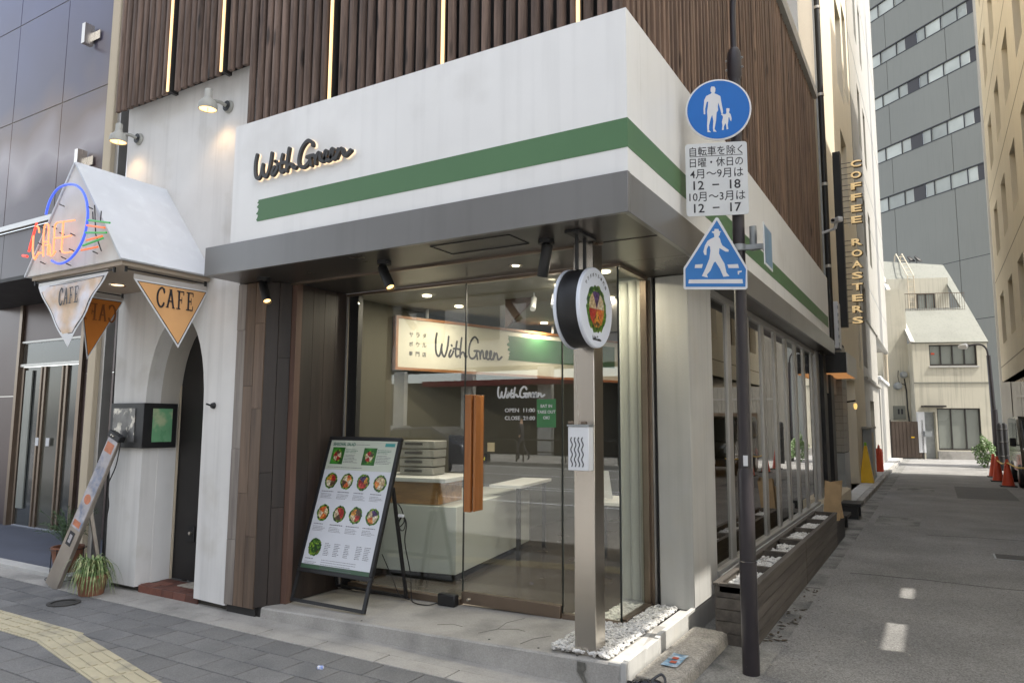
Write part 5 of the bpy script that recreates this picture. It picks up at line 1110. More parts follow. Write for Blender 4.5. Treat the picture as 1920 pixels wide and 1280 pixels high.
# ------------------------------------------------------------------ plants and leaning sign
ls = thing('leaning_sign', 'tall narrow metal display leaning towards the pillar with orange stickers and a black cap', 'display', (-7.5, 3.95, 0))
a_ = Vector((-7.57, 3.93, .01)); b2 = Vector((-6.98, 4.12, 1.47)); ax_ = (b2 - a_).normalized(); sd_ = Vector((.94, .1, 0)); sd_ = (sd_ - ax_ * sd_.dot(ax_)).normalized(); nd_ = ax_.cross(sd_) * -1
if nd_.y > 0: nd_ = -nd_
def lp(u, v, d=0): return a_ + sd_ * u + ax_ * v + nd_ * d
Ln = (b2 - a_).length
vs = [lp(-.10, 0, .02), lp(.10, 0, .02), lp(.10, 0, -.02), lp(-.10, 0, -.02), lp(-.075, Ln, .02), lp(.075, Ln, .02), lp(.075, Ln, -.02), lp(-.075, Ln, -.02)]
MB().add(vs, [(3, 2, 1, 0), (4, 5, 6, 7), (0, 1, 5, 4), (1, 2, 6, 5), (2, 3, 7, 6), (3, 0, 4, 7)]).build('metal_board', mat('worn_aluminium', (.34, .3, .26), .38, metal=.7, var=.15, scale=6), ls, bev=.004)
def lrect(u0, u1, v0, v1, m_, nme, d=.0215): MB().prism([(u0, v0), (u1, v0), (u1, v1), (u0, v1)], a_, sd_, ax_, nd_, d, d + .001).build(nme, m_, ls)
M_stick = mat('sticker_collage', (.42, .4, .42), .3, var=.3, scale=7, col2=(.16, .2, .3), c2scale=9, c2thr=.6)
lrect(-.075, .075, .62, Ln - .02, M_stick, 'sticker_sheet'); M_os = mat('orange_sticker', (.5, .17, .08), .4, var=.25, scale=20)
MB().prism([(.05 * math.cos(t_ * .4), .93 + .05 * math.sin(t_ * .4)) for t_ in range(15)], a_, sd_, ax_, nd_, .0226, .0234).build('orange_sticker', M_os, ls)
lrect(-.06, .055, Ln - .16, Ln - .06, M_os, 'orange_sticker', .0226); lrect(-.06, .05, .64, .70, M_os, 'orange_sticker', .0226)
lrect(-.05, .03, .44, .58, M_ink, 'name_plate'); lrect(-.03, .01, .47, .55, M_stick, 'plate_lettering', .0226)
MB().obox(lp(0, Ln + .015), sd_, ax_, nd_, .095, .03, .035).build('black_cap', M_black, ls, bev=.006)
for s_ in (-.03, .0): MB().lathe([(0, .006), (.008, .005), (.01, 0)], lp(s_, Ln + .015, .035), nd_, n=10).build('cap_screw', M_steel, ls)
MB().bar(lp(.03, .85, -.02), (-7.18, 4.20, .0), .06, .03).build('prop_leg', MATS['worn_aluminium'], ls)
MB().tube(smooth([tuple(lp(.085, Ln, 0)), (-6.98, 4.14, 1.2), (-7.06, 4.12, 1.0), (-7.06, 4.14, .8), (-7.12, 4.15, .6), (-7.12, 4.17, .3)], 5), .006, 6).build('cord', M_black, ls)
def pot(parent, c, r, h, rim=.015):
    MB().lathe([(0, 0), (r * .72, 0), (r * .95, h * .85), (r, h * .85), (r, h), (r - rim, h), (r * .85, h * .8), (0, h * .8)], c, (0, 0, 1), 28).build('terracotta_pot', M_terra, parent)
M_lg = mat('variegated_leaf', (.10, .17, .05), .5, var=.35, scale=14, col2=(.36, .38, .18), c2scale=22, c2thr=.55)
M_fe = mat('feathery_green_leaf', (.05, .095, .035), .6, var=.4, scale=12)
sp_ = thing('spider_plant', 'bushy spider plant in a terracotta pot at the foot of the white pillar', 'potted plant', (-6.98, 3.98, 0))
pot(sp_, (-6.98, 3.98, .003), .145, .19); rnd = random.Random(8); lv = MB()
for i in range(150):
    a0 = rnd.uniform(0, 2 * PI); L0 = rnd.uniform(.13, .30); up_ = rnd.uniform(.12, .34); w_ = rnd.uniform(.005, .010); bs = Vector((-6.98 + rnd.uniform(-.05, .05), 3.98 + rnd.uniform(-.05, .05), .17)); d_ = Vector((math.cos(a0), math.sin(a0), 0)); s_ = Vector((-d_.y, d_.x, 0)); vs = []
    for k in range(7):
        t_ = k / 6; p = bs + d_ * L0 * t_ * (1 - .15 * t_) + Vector((0, 0, up_ * .75 * math.sin(t_ * 2.6) - .20 * t_ * t_)); ww = w_ * (1 - t_ ** 2) + .0008; p.z = max(p.z, .02)
        vs += [p - s_ * ww, p + s_ * ww]
    lv.add(vs, [(2 * k, 2 * k + 1, 2 * k + 3, 2 * k + 2) for k in range(6)])
stuff(lv.build('leaves', M_lg, sp_, fixn=False))
fp = thing('feathery_plant', 'feathery dark green plant in a terracotta pot on a black wire stand', 'potted plant', (-7.66, 4.12, .3))
pot(fp, (-7.66, 4.10, .12), .15, .25); lv = MB()
for i in range(75):
    a0 = rnd.uniform(0, 2 * PI); L0 = rnd.uniform(.05, .36); hh_ = rnd.uniform(.12, .42); bs = Vector((-7.66, 4.10, .33)); tip = bs + Vector((math.cos(a0) * L0, math.sin(a0) * L0 * .8, hh_)); pts_ = [bs.lerp(tip, t_) + Vector((0, 0, .08 * math.sin(t_ * 3))) for t_ in (0, .25, .5, .75, 1)]
    for p, q_ in zip(pts_[:-1], pts_[1:]): lv.bar(p, q_, .003, .002)
    for k in range(26):
        t_ = rnd.uniform(.25, 1); p = bs.lerp(tip, t_) + Vector((0, 0, .08 * math.sin(t_ * 3))); d_ = Vector((rnd.uniform(-1, 1), rnd.uniform(-1, 1), rnd.uniform(-.2, 1))).normalized(); s_ = d_.orthogonal().normalized(); l_ = rnd.uniform(.02, .045)
        lv.add([p - s_ * .0022, p + s_ * .0022, p + d_ * l_], [(0, 1, 2)])
stuff(lv.build('leaves', M_fe, fp, fixn=False))
stn = thing('plant_stand', 'black wire stand with ring foot under the feathery plant', 'plant stand', (-7.66, 4.14, 0))
for k in range(4):
    t_ = .5 + k * PI / 2; MB().tube([(-7.66 + .165 * math.cos(t_), 4.10 + .165 * math.sin(t_), .36), (-7.66 + .17 * math.cos(t_), 4.10 + .17 * math.sin(t_), .1), (-7.66 + .19 * math.cos(t_), 4.10 + .2 * math.sin(t_), .008)], .005, 6).build('leg', M_black, stn)
for r_, z_ in ((.165, .35), (.18, .06)): MB().tube([(-7.66 + r_ * math.cos(t_ * .3), 4.10 + r_ * math.sin(t_ * .3), z_) for t_ in range(22)], .004, 6).build('ring', M_black, stn)
# ------------------------------------------------------------------ left side of the alley beyond the shop
ab_ = thing('tiled_annex', 'narrow white-tiled annex with tall black posts next to the shop canopy', 'building', (-1.7, 14.5, 0))
MB().prism([(-2.0, -.02), (-1.5, -.02), (-1.5, .37), (-1.56, .39), (-2.0, .39)], (0, 0, 0), (1, 0, 0), (0, 0, 1), (0, 1, 0), 12.95, 15.75).build('stone_base', M_beige2, ab_)
bx('annex_wall', M_wtile, ab_, -2.1, -1.86, 13.31, 16.8, .39, 3.4)
for (a_, b2) in ((13.35, 13.75), (14.35, 14.8)): bx('black_post', M_black, ab_, -1.82, -1.62, a_, b2, .39, 2.85, bev=.004)
for i in range(14): bx('white_trim', M_wtile, ab_, -1.86, -1.80, 13.8, 14.3, .4 + i * .18, .57 + i * .18)
bx('tile_core', M_joint, ab_, -1.85, -1.605, 15.905, 16.8, .1, 3.3)
bx('grey_base_panel', M_galv, ab_, -1.86, -1.595, 15.89, 16.82, .1, 1.05)
for r_ in range(15):
    z_ = 1.07 + r_ * .145
    for (a_, b2) in ((-1.855, -1.73), (-1.726, -1.60)) if r_ % 2 else ((-1.855, -1.79), (-1.786, -1.66), (-1.656, -1.60)):
        bx('wall_tile', M_wtile, ab_, a_, b2, 15.888, 15.904, z_, z_ + .139, bev=.002)
    for k in range(4): bx('wall_tile', M_wtile, ab_, -1.604, -1.59, 15.89 + k * .23, 16.115 + k * .23, z_, z_ + .139, bev=.002)
bx('grey_door', M_galv, ab_, -2.0, -1.9, 16.85, 17.5, .1, 2.3); bx('door_edge', M_black, ab_, -1.9, -1.75, 17.5, 17.62, .1, 2.4)
aw = thing('entrance_awning', 'small black box awning with orange slatted underside by the tiled pillar', 'awning', (-1.5, 14.2, 2.55))
bx('awning_box', M_black, aw, -1.72, -1.32, 14.1, 15.9, 2.56, 2.93, bev=.004); bx('side_cover', M_alu, aw, -1.319, -1.305, 14.1, 15.9, 2.54, 2.93)
for k in range(7): bx('lit_slat', mat('orange_lit_slat', (.4, .2, .09), .5, emit=(1, .45, .16), estr=.12), aw, -1.71, -1.33, 14.15 + k * .25, 14.25 + k * .25, 2.54, 2.559)
dp = thing('drain_pipe', 'tall black drain pipe with silver brackets running up the tiled wall', 'pipe', (-1.6, 14.5, 3))
MB().cyl((-1.585, 14.45, 3.1), (-1.585, 14.45, 15), .055, n=14).build('pipe_run', M_black, dp)
for z_ in (4.6, 6.2, 8.0, 9.8): MB().lathe([(.058, -.03), (.066, -.025), (.066, .025), (.058, .03)], (-1.585, 14.45, z_), (0, 0, 1), 14).build('pipe_bracket', M_alu, dp)
bx('conduit_pipe', M_galv, dp, -1.63, -1.60, 14.1, 14.13, 3.0, 15)
wb = thing('wall_unit', 'bright white ribbed box with brackets above the black awning', 'box', (-1.6, 14.7, 3.2))
bx('box_body', M_sw, wb, -1.66, -1.47, 14.6, 15.0, 3.05, 3.95, bev=.01)
for k in range(6): bx('box_rib', M_galv, wb, -1.48, -1.462, 14.59, 14.61, 3.1 + k * .14, 3.16 + k * .14)
sc_ = thing('security_camera', 'small white security camera on a bracket by the drain pipe', 'camera', (-1.5, 13.9, 5.25))
MB().cyl((-1.6, 13.9, 5.12), (-1.38, 13.85, 5.16), .025, n=10).build('bracket_arm', M_sw, sc_); MB().obox((-1.34, 13.8, 5.30), (.6, -.8, -.1), (.8, .6, 0), (0, 0, 1), .13, .045, .045).build('camera_body', M_sw, sc_, bev=.01); MB().cyl((-1.38, 13.85, 5.16), (-1.35, 13.84, 5.28), .03, n=10).build('camera_joint', M_sw, sc_); MB().cyl((-1.39, 13.72, 5.285), (-1.40, 13.70, 5.283), .03, n=10).build('lens', M_ink, sc_)
# coffee roasters sign
cf = thing('coffee_sign', 'vertical COFFEE ROASTERS sign of yellow letters held off a black bar', 'sign', (-1.5, 15.2, 3.5))
bx('sign_bar', M_black, cf, -1.50, -1.36, 15.15, 15.35, 3.52, 7.06, bev=.004)
M_cl = mat('warm_yellow_letter', (.8, .6, .32), .5, emit=(1, .72, .36), estr=.14); M_ce = mat('letter_dark_edge', (.09, .055, .02), .5)
for i, ch in enumerate('COFFEE ROASTERS'):
    if ch == ' ': continue
    v_ = 307 + i * 20.95; p = Y(1604.5 + i * .28, v_, 15.2); o_ = Vector((p.x, 15.2, p.z))
    text(ch, 'letter_side', M_ce, cf, o_ + Vector((.012, .01, 0)), (1, 0, 0), (0, 0, 1), w=.20, h=.148, bold=.05, depth=.05, lift=-.05)
    text(ch, 'letter_face', M_cl, cf, o_, (1, 0, 0), (0, 0, 1), w=.19, h=.135, bold=.03, depth=.004, lift=.012)
    for dz in (-.045, .045): MB().cyl((-1.36, 15.22, p.z + dz), (p.x - .08, 15.22, p.z + dz), .006, n=6).build('letter_rod', M_black, cf)
# beige building on the left
bb = thing('beige_building', 'beige rendered building on the shop side of the alley behind the coffee sign', 'building', (-1.75, 19, 0))
WX = -1.75
H_ = [(19.9, 21.2, 13.0, 15.4), (21.7, 23.0, 14.1, 16), (20.3, 21.7, 9.4, 11.9), (20.4, 21.8, 6.2, 8.3), (17.7, 20.6, .1, 2.75), (22.6, 23.6, 10.2, 12.6)]
H_ = [(19.9, 21.4, 7.0, 9.4), (19.9, 21.4, 10.6, 13.2), (21.9, 23.0, 11.2, 14.0), (17.7, 20.6, .1, 2.75), (22.2, 23.0, 3.2, 5.2)]
for c in cells(15.62, 23.6, 0, 26, H_): bx('front_wall', M_beige, bb, -2.05, WX, c[0], c[1], max(c[2], .1 if c[2] < 1 else c[2]), c[3])
bx('recess_wall', M_beige2, bb, -2.6, -2.5, 17.5, 20.8, .1, 2.9)
for h in H_:
    if h[2] > 1:
        w_ = bx('window', M_dwin, bb, -1.93, -1.9, h[0], h[1], h[2], h[3]); bx('frame', M_alu, w_, -1.9, -1.87, h[0], h[1], h[2], h[2] + .08); bx('frame', M_alu, w_, -1.9, -1.87, h[1] - .07, h[1], h[2] + .081, h[3])
swk = struct(bx('alley_pavement', M_concw, None, -2.5, -1.46, 15.8, 37, -.02, .10)); 
for k in range(21): bx('kerb_block', M_conc, swk, -1.455, -1.33, 15.85 + k, 16.82 + k, -.02, .105, bev=.008)
# white building
wb2 = thing('white_building', 'tall white panelled building with narrow windows further along the alley', 'building', (-1.75, 27, 0))
H2 = [(26.3, 27.3, 11.2, 13.4), (28.6, 29.6, 11.2, 13.4), (26.3, 27.3, 15.2, 17.6), (28.6, 29.6, 15.2, 17.6), (26.3, 27.3, 19.6, 22), (28.6, 29.6, 19.6, 22), (26.3, 27.3, 7.4, 9.4), (28.6, 29.6, 7.4, 9.4), (24.2, 25.6, 3.4, 6.0), (25.9, 27.6, .1, 2.4)]
for c in cells(23.61, 38.0, 5.0, 27, H2): bx('wall_panel', M_wtile, wb2, -2.2, -1.73, c[0] + .004, c[1] - .004, c[2], c[3])
for c in cells(23.61, 30.5, .1, 4.995, H2): bx('wall_panel', M_wtile, wb2, -2.2, -1.78, c[0], c[1], c[2], c[3])
for z_ in (6.3, 8.9, 10.4, 13.9, 17.9): bx('wall_groove', M_galv, wb2, -1.729, -1.724, 23.7, 38, z_, z_ + .03)
MB().cyl((-1.83, 30.5, 5.0), (-1.83, 38, 5.0), .11, n=14).build('rounded_corner', M_wtile, wb2)
for h in H2:
    w_ = bx('window', M_blind, wb2, -2.1, -2.05, h[0], h[1], h[2], h[3]); bx('frame', M_alu, w_, -2.049, -2.03, h[0], h[1], (h[2] + h[3]) / 2 - .03, (h[2] + h[3]) / 2 + .03)
bx('ledge', M_wtile, wb2, -1.779, -1.66, 23.7, 30.4, 2.95, 3.04)
lwb = thing('low_white_block', 'low white block with a coping beside the brown gate', 'wall block', (-1.9, 34, 0))
bx('block_body', M_wtile, lwb, -2.6, -1.80, 31.5, 37.2, .1, 3.35); bx('block_coping', M_white, lwb, -2.6, -1.72, 31.4, 37.3, 3.351, 3.5, bev=.02)
for (x_, y_) in ((-1.95, 38.4), (-1.85, 38.4)): 
    tag(MB().cyl((x_, y_, 3.5), (x_, y_, 9), .06, n=10).build('downpipe', M_beige2, None), ['beige downpipe left of its twin behind the low white block', 'beige downpipe right of its twin behind the low white block'][int(x_ > -1.9)], 'pipe', 'beige downpipes')
# utility cabinet, yellow cone, red extinguisher
uc = thing('utility_cabinet', 'grey utility cabinet standing against the beige wall by the yellow cone', 'cabinet', (-1.72, 22.5, .1))
bx('cabinet_body', M_galv, uc, -1.745, -1.52, 22.0, 23.4, .11, 1.5, bev=.01); bx('cabinet_cap', M_wtile, uc, -1.748, -1.49, 21.9, 23.5, 1.501, 1.56)
bx('cabinet_door', M_beige2, uc, -1.519, -1.512, 22.1, 22.7, .2, 1.4)
yc = thing('yellow_cone', 'tall narrow yellow pyramid cone with a small green tip on the alley pavement', 'cone', (-1.62, 21.2, .1))
MB().add([(-1.62 + sx * .17, 21.2 + sy * .17, .1) for sx, sy in ((-1, -1), (1, -1), (1, 1), (-1, 1))] + [(-1.62 + sx * .035, 21.2 + sy * .035, 1.06) for sx, sy in ((-1, -1), (1, -1), (1, 1), (-1, 1))], [(3, 2, 1, 0), (4, 5, 6, 7), (0, 1, 5, 4), (1, 2, 6, 5), (2, 3, 7, 6), (3, 0, 4, 7)]).build('cone_body', M_yel, yc, bev=.01)
bx('cone_tip', mat('lime_tip', (.25, .5, .05), .5), yc, -1.65, -1.59, 21.17, 21.23, 1.061, 1.15, bev=.01)
for z_ in (.35, .68): MB().box(-1.62 - .15 + z_ * .13, -1.62 + .15 - z_ * .13, 21.2 - .155 + z_ * .13, 21.2 - .15 + z_ * .135, z_, z_ + .02).build('cone_groove', M_dark, yc)
rx = thing('fire_extinguisher', 'red fire extinguisher standing by the white wall past the yellow cone', 'extinguisher', (-1.62, 26.2, .1))
MB().lathe([(0, 0), (.11, 0), (.12, .03), (.12, .62), (.09, .72), (.04, .76), (0, .76)], (-1.62, 26.2, .1), n=20).build('cylinder_body', M_redp, rx); MB().tube([(-1.62, 26.2, .86), (-1.62, 26.16, .95), (-1.60, 26.05, .93), (-1.62, 26.05, .7)], .022, 8).build('hose', M_redp, rx); MB().cyl((-1.62, 26.2, .86), (-1.62, 26.2, .93), .035, n=12).build('valve', M_black, rx)
wl_ = thing('wall_lantern', 'small lit lantern on a black arm beside the tiled pillar', 'lantern', (-1.5, 16.7, 2.0))
MB().cyl((-1.59, 16.7, 2.1), (-1.42, 16.6, 2.12), .02, n=8).build('lantern_arm', M_black, wl_); MB().lathe([(0, .07), (.032, .06), (.038, .01), (.028, -.05), (0, -.06)], (-1.42, 16.6, 2.0), n=14).build('lantern_glass', mat('lantern_glow', (.5, .3, .1), .4, emit=(1, .6, .2), estr=.35), wl_)

# ------------------------------------------------------------------ house at the end of the alley
ha = R(20); hx = Vector((math.cos(ha), math.sin(ha), 0)); hy = Vector((-hx.y, hx.x, 0)); H0 = Z(1722, 860, 0); H0.z = 0
hs_ = thing('cream_house', 'cream rendered house with sloping upper walls and a balcony closing off the alley', 'house', tuple(H0))
def hq(s, r, z): return H0 + hx * s + hy * r + Vector((0, 0, z))
def hb(name, m_, par, s0, s1, r0, r1, z0, z1, bev=0): return MB().obox(hq((s0 + s1) / 2, (r0 + r1) / 2, (z0 + z1) / 2), hx, hy, (0, 0, 1), abs(s1 - s0) / 2, abs(r1 - r0) / 2, abs(z1 - z0) / 2).build(name, m_, par, bev)
for c in cells(0, 3.25, 0, 5.5, [(.74, 2.8, 4.38, 5.38), (.92, 2.78, .42, 2.38), (.35, .85, 0, 2.2)]): hb('front_wall', M_cream, hs_, c[0], c[1], 0, .25, c[2], c[3])
hb('side_wall', M_cream, hs_, -1.75, -.002, .6, .85, 0, 8.2); hb('front_wall', M_cream, hs_, -.002, .2, .26, .9, 0, 5.5)
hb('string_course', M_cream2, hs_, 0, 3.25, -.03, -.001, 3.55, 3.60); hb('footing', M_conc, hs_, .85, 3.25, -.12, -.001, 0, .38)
def hface(name, m_, pts, t=.12):
    P_ = [hq(*p) for p in pts]; nrm = (P_[1] - P_[0]).cross(P_[2] - P_[0]).normalized(); n_ = len(P_)
    return MB().add(P_ + [p - nrm * t for p in P_], [tuple(range(n_)), tuple(range(2 * n_ - 1, n_ - 1, -1))] + [(i, n_ + i, n_ + (i + 1) % n_, (i + 1) % n_) for i in range(n_)]).build(name, m_, hs_)
def hz(r): return 5.55 + (10.15 - 5.55) * r / 4.45
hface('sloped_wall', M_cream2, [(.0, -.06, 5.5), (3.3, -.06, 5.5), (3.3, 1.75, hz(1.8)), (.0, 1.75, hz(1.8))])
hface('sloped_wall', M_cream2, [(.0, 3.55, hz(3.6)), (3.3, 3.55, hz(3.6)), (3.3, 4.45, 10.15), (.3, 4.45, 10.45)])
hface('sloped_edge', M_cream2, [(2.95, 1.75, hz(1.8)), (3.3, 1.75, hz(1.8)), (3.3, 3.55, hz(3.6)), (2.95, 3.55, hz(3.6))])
hface('sloped_edge', M_wtile, [(-.08, -.06, 5.55), (.12, -.06, 5.52), (.12, 4.4, 10.2), (-.1, 4.4, 10.3)])  # sunlit look of this left edge painted in with a whiter material
hb('balcony_wall', M_cream, hs_, .05, 3.0, 3.2, 3.3, 7.2, hz(3.55)); hb('balcony_floor', M_concw, hs_, .0, 3.25, 1.6, 3.3, 7.05, 7.2)
hb('roof_top', M_concw, hs_, -.1, 3.3, 4.45, 7, 10.0, 10.15); hb('end_wall', M_cream, hs_, 3.05, 3.28, .26, 6, 0, 5.5)
def hwin(s0, s1, z0, z1, r, nP, gm=M_gwin2):
    w_ = hb('window', gm, hs_, s0, s1, r + .12, r + .14, z0, z1); t = .05
    for (a_, b2, c, d_) in ((s0, s1, z0, z0 + t * 1.6), (s0, s1, z1 - t, z1), (s0, s0 + t, z0 + t * 1.6, z1 - t), (s1 - t, s1, z0 + t * 1.6, z1 - t)): hb('frame', M_wframe, w_, a_, b2, r + .06, r + .119, c, d_)
    for k in range(1, nP): c = s0 + (s1 - s0) * k / nP; hb('frame', M_wframe, w_, c - .025, c + .025, r + .07, r + .118, z0 + t * 1.6, z1 - t)
hwin(.74, 2.8, 4.38, 5.38, 0, 4); hb('window_sill', M_concw, hs_, .7, 2.86, -.06, -.001, 4.30, 4.37)
hwin(.92, 2.78, .42, 2.38, 0, 3, M_gwin2); hwin(.4, .75, 7.25, 8.4, 3.05, 1, M_dwin); hwin(1.45, 2.3, 7.22, 8.4, 3.05, 2)
hb('red_notice', M_redp, hs_, .85, 1.0, .10, .118, 4.92, 5.0); hb('entry_door', M_galv, hs_, .38, .84, .22, .26, 0, 2.18)
hb('door_canopy', M_wframe, hs_, .25, 1.2, -.4, .0, 2.42, 2.5); hb('meter_box', M_sw, hs_, .02, .33, -.12, -.001, .3, 2.2); hb('mail_box', M_galv, hs_, .25, .55, -.3, -.121, 1.05, 1.3)
rl = thing('balcony_railing', 'thin dark railing with upright bars along the house balcony', 'railing', tuple(hq(1, 1.7, 7.2)))
hb('top_rail', M_bronze, rl, .35, 3.1, 1.62, 1.66, 8.12, 8.15); hb('bottom_rail', M_bronze, rl, .35, 3.1, 1.62, 1.66, 7.25, 7.28)
for k in range(26): c = .37 + k * .108; hb('baluster', M_bronze, rl, c, c + .014, 1.633, 1.647, 7.28, 8.12)
ld = thing('roof_ladder', 'cream painted ladder with curved hand rails going over the sloping house roof', 'ladder', tuple(hq(1, 3, 8)))
for s_ in (1.02, 1.32): MB().tube([tuple(hq(s_, 3.05, 7.2)), tuple(hq(s_, 3.05, 9.35)), tuple(hq(s_, 4.3, 10.6)), tuple(hq(s_, 4.55, 10.85)), tuple(hq(s_, 4.75, 10.8)), tuple(hq(s_, 4.85, 10.5))], .028, 8).build('side_rail', M_beige2, ld)
for k in range(13):
    z_ = 7.4 + k * .27; r_ = 3.05 if z_ < 9.35 else 3.05 + (z_ - 9.35); MB().cyl(hq(1.02, r_, z_), hq(1.32, r_, z_), .014, n=6).build('rung', M_beige2, ld)
ds = thing('satellite_dish', 'small dark satellite dish on the roof edge of the cream house', 'satellite dish', tuple(hq(1.9, 4.6, 10.15)))
for s_, a__ in ((1.75, .5), (2.1, -.2)):
    MB().lathe([(0, 0), (.12, .02), (.22, .07), (.26, .12), (.22, .08), (.12, .03), (0, .01)], hq(s_, 4.7, 10.5), hx * math.cos(a__) * .5 + Vector((0, 0, .6)) - hy * .5, 18).build('dish', M_dark, ds); MB().cyl(hq(s_, 4.7, 10.15), hq(s_, 4.7, 10.5), .02, n=6).build('dish_post', M_dark, ds)
em = thing('power_meter', 'round electric meter with cables on the house side wall', 'meter', tuple(hq(-.3, .5, 3.6)))
MB().lathe([(0, .2), (.12, .19), (.16, .12), (.17, 0)], hq(-.25, .6, 4.0), -hy, 18).build('meter_dome', M_galv, em); MB().lathe([(0, .28), (.13, .27), (.17, .2), (.18, 0)], hq(-.55, .6, 3.45), -hy, 18).build('cable_drum', M_galv, em)
MB().tube([tuple(hq(-.25, .5, 3.8)), tuple(hq(-.18, .5, 3.2)), tuple(hq(-.16, .55, 2.4)), tuple(hq(-.1, .55, 1.5))], .03, 8).build('cable', M_black, em); MB().tube([tuple(hq(-.5, .5, 4.2)), tuple(hq(-.55, .45, 3.9)), tuple(hq(-.5, .45, 3.6)), tuple(hq(-.25, .45, 3.5))], .02, 6).build('cable', M_black, em)
hb('vent_panel', M_cream2, hs_, -.8, -.25, .57, .599, 1.85, 2.5); hb('vent_slot', M_ink, hs_, -.6, -.52, .56, .57, 2.1, 2.35); hb('vent_slot', M_ink, hs_, -.45, -.37, .56, .57, 2.1, 2.35)
gt = thing('brown_gate', 'brown metal double gate beside the cream house', 'gate', tuple(hq(-.5, .2, 0)))
for k, (a_, b2) in enumerate(((-1.15, -.5), (-.49, .15))):
    gl_ = hb('gate_leaf', mat('brown_gate_paint', (.10, .075, .06), .45, metal=.3, var=.08), gt, a_, b2, -.1, -.06, .05, 1.75)
    for j in range(4): c = a_ + .03 + j * .16; hb('gate_board', MATS['brown_gate_paint'], gl_, c, c + .13, -.112, -.101, .08, 1.72)
hb('gate_post', M_wframe, gt, .16, .24, -.12, -.04, 0, 1.82); hb('gate_post', M_wframe, gt, -1.24, -1.16, -.12, -.04, 0, 1.82); hb('gate_label', M_yel, gt, -.3, -.15, -.118, -.113, .98, 1.04)
bs = thing('roadside_bush', 'light green leafy bush beside the lamp post by the house', 'bush', (1.75, 32.6, 0)); lv = MB(); rnd = random.Random(6)
for i in range(1500):
    d_ = Vector((rnd.gauss(0, 1), rnd.gauss(0, 1), rnd.gauss(0, 1))).normalized(); rr = rnd.uniform(.5, 1) * (1 + .25 * math.sin(5 * d_.x + 3 * d_.z)); p = Vector((1.62 + d_.x * .38 * rr, 32.6 + d_.y * .4 * rr, .62 + d_.z * .55 * rr)); a_ = Vector((rnd.uniform(-1, 1), rnd.uniform(-1, 1), rnd.uniform(-1, 1))).normalized(); b2 = a_.orthogonal().normalized(); s_ = rnd.uniform(.03, .06)
    lv.add([p - b2 * s_ * .5, p + a_ * s_, p + b2 * s_ * .5, p - a_ * s_], [(0, 1, 2, 3)])
stuff(lv.build('foliage', mat('bush_leaf', (.10, .17, .05), .5, var=.5, scale=5), bs, fixn=False)); 
for k in range(5): MB().tube([(1.62, 32.6, 0), (1.62 + rnd.uniform(-.2, .2), 32.6 + rnd.uniform(-.2, .2), .7)], [.02, .008], 6).build('stem', M_plank, bs)

# ------------------------------------------------------------------ grey tower
ta = R(139.48); tx = Vector((math.cos(ta), math.sin(ta), 0)); tn = Vector((-tx.y, tx.x, 0)); T0 = Vector((-.37, 55.0, 0))
if tn.dot(CAM - T0) < 0: tn = -tn
tw = thing('grey_tower', 'tall grey office tower with long strip windows rising behind the house', 'tower', tuple(T0))
def tb(name, m_, par, s0, s1, d0, d1, z0, z1): return MB().obox(T0 + tx * (s0 + s1) / 2 + tn * (d0 + d1) / 2 + Vector((0, 0, (z0 + z1) / 2)), tx, tn, (0, 0, 1), abs(s1 - s0) / 2, abs(d1 - d0) / 2, abs(z1 - z0) / 2).build(name, m_, par)
bands = [(16.75, 17.85), (20.45, 21.5), (24.5, 25.5), (27.75, 28.8), (31.4, 32.5), (35.1, 36.2), (38.8, 39.9)]; zc = 0
for (a_, b2) in bands + [(46, 46.5)]:
    for (s0, s1) in ((-9, -3.02), (-2.98, 1.68), (1.72, 12)):
        tb('cladding_panel', M_tower, tw, s0, s1, -.4, 0, zc, a_)
    zc = b2
pat = [(-6.2, -5.05, 0), (-5.0, -4.6, 2), (-4.55, -3.95, 1), (-3.9, -2.75, 1), (-2.7, -1.55, 1), (-1.5, -.85, 1), (-.8, .1, 2), (.15, .8, 1), (.85, 2.2, 1), (2.25, 3.4, 1), (-9, -6.25, 2), (3.45, 12, 2)]
for (a_, b2) in bands:
    tb('band_trim', M_towerj, tw, -9, 12, -.10, .02, a_, a_ + .07); tb('band_trim', M_towerj, tw, -9, 12, -.10, .02, b2 - .07, b2)
    for i, (s0, s1, k) in enumerate(pat):
        if k == 2 or k == 0: tb('dark_panel', mat('tower_dark_panel', (.035, .03, .03), .5), tw, s0, s1, -.12, -.04, a_ + .071, b2 - .071)
        else:
            w_ = tb('window', M_blind, tw, s0, s1, -.14, -.08, a_ + .071, b2 - .071); tb('frame', M_towerj, w_, s1, s1 + .05, -.07, .0, a_ + .071, b2 - .071)
for (z_) in (12.0, 8.1): tb('panel_seam', M_towerj, tw, -9, 12, .0, .008, z_, z_ + .04)

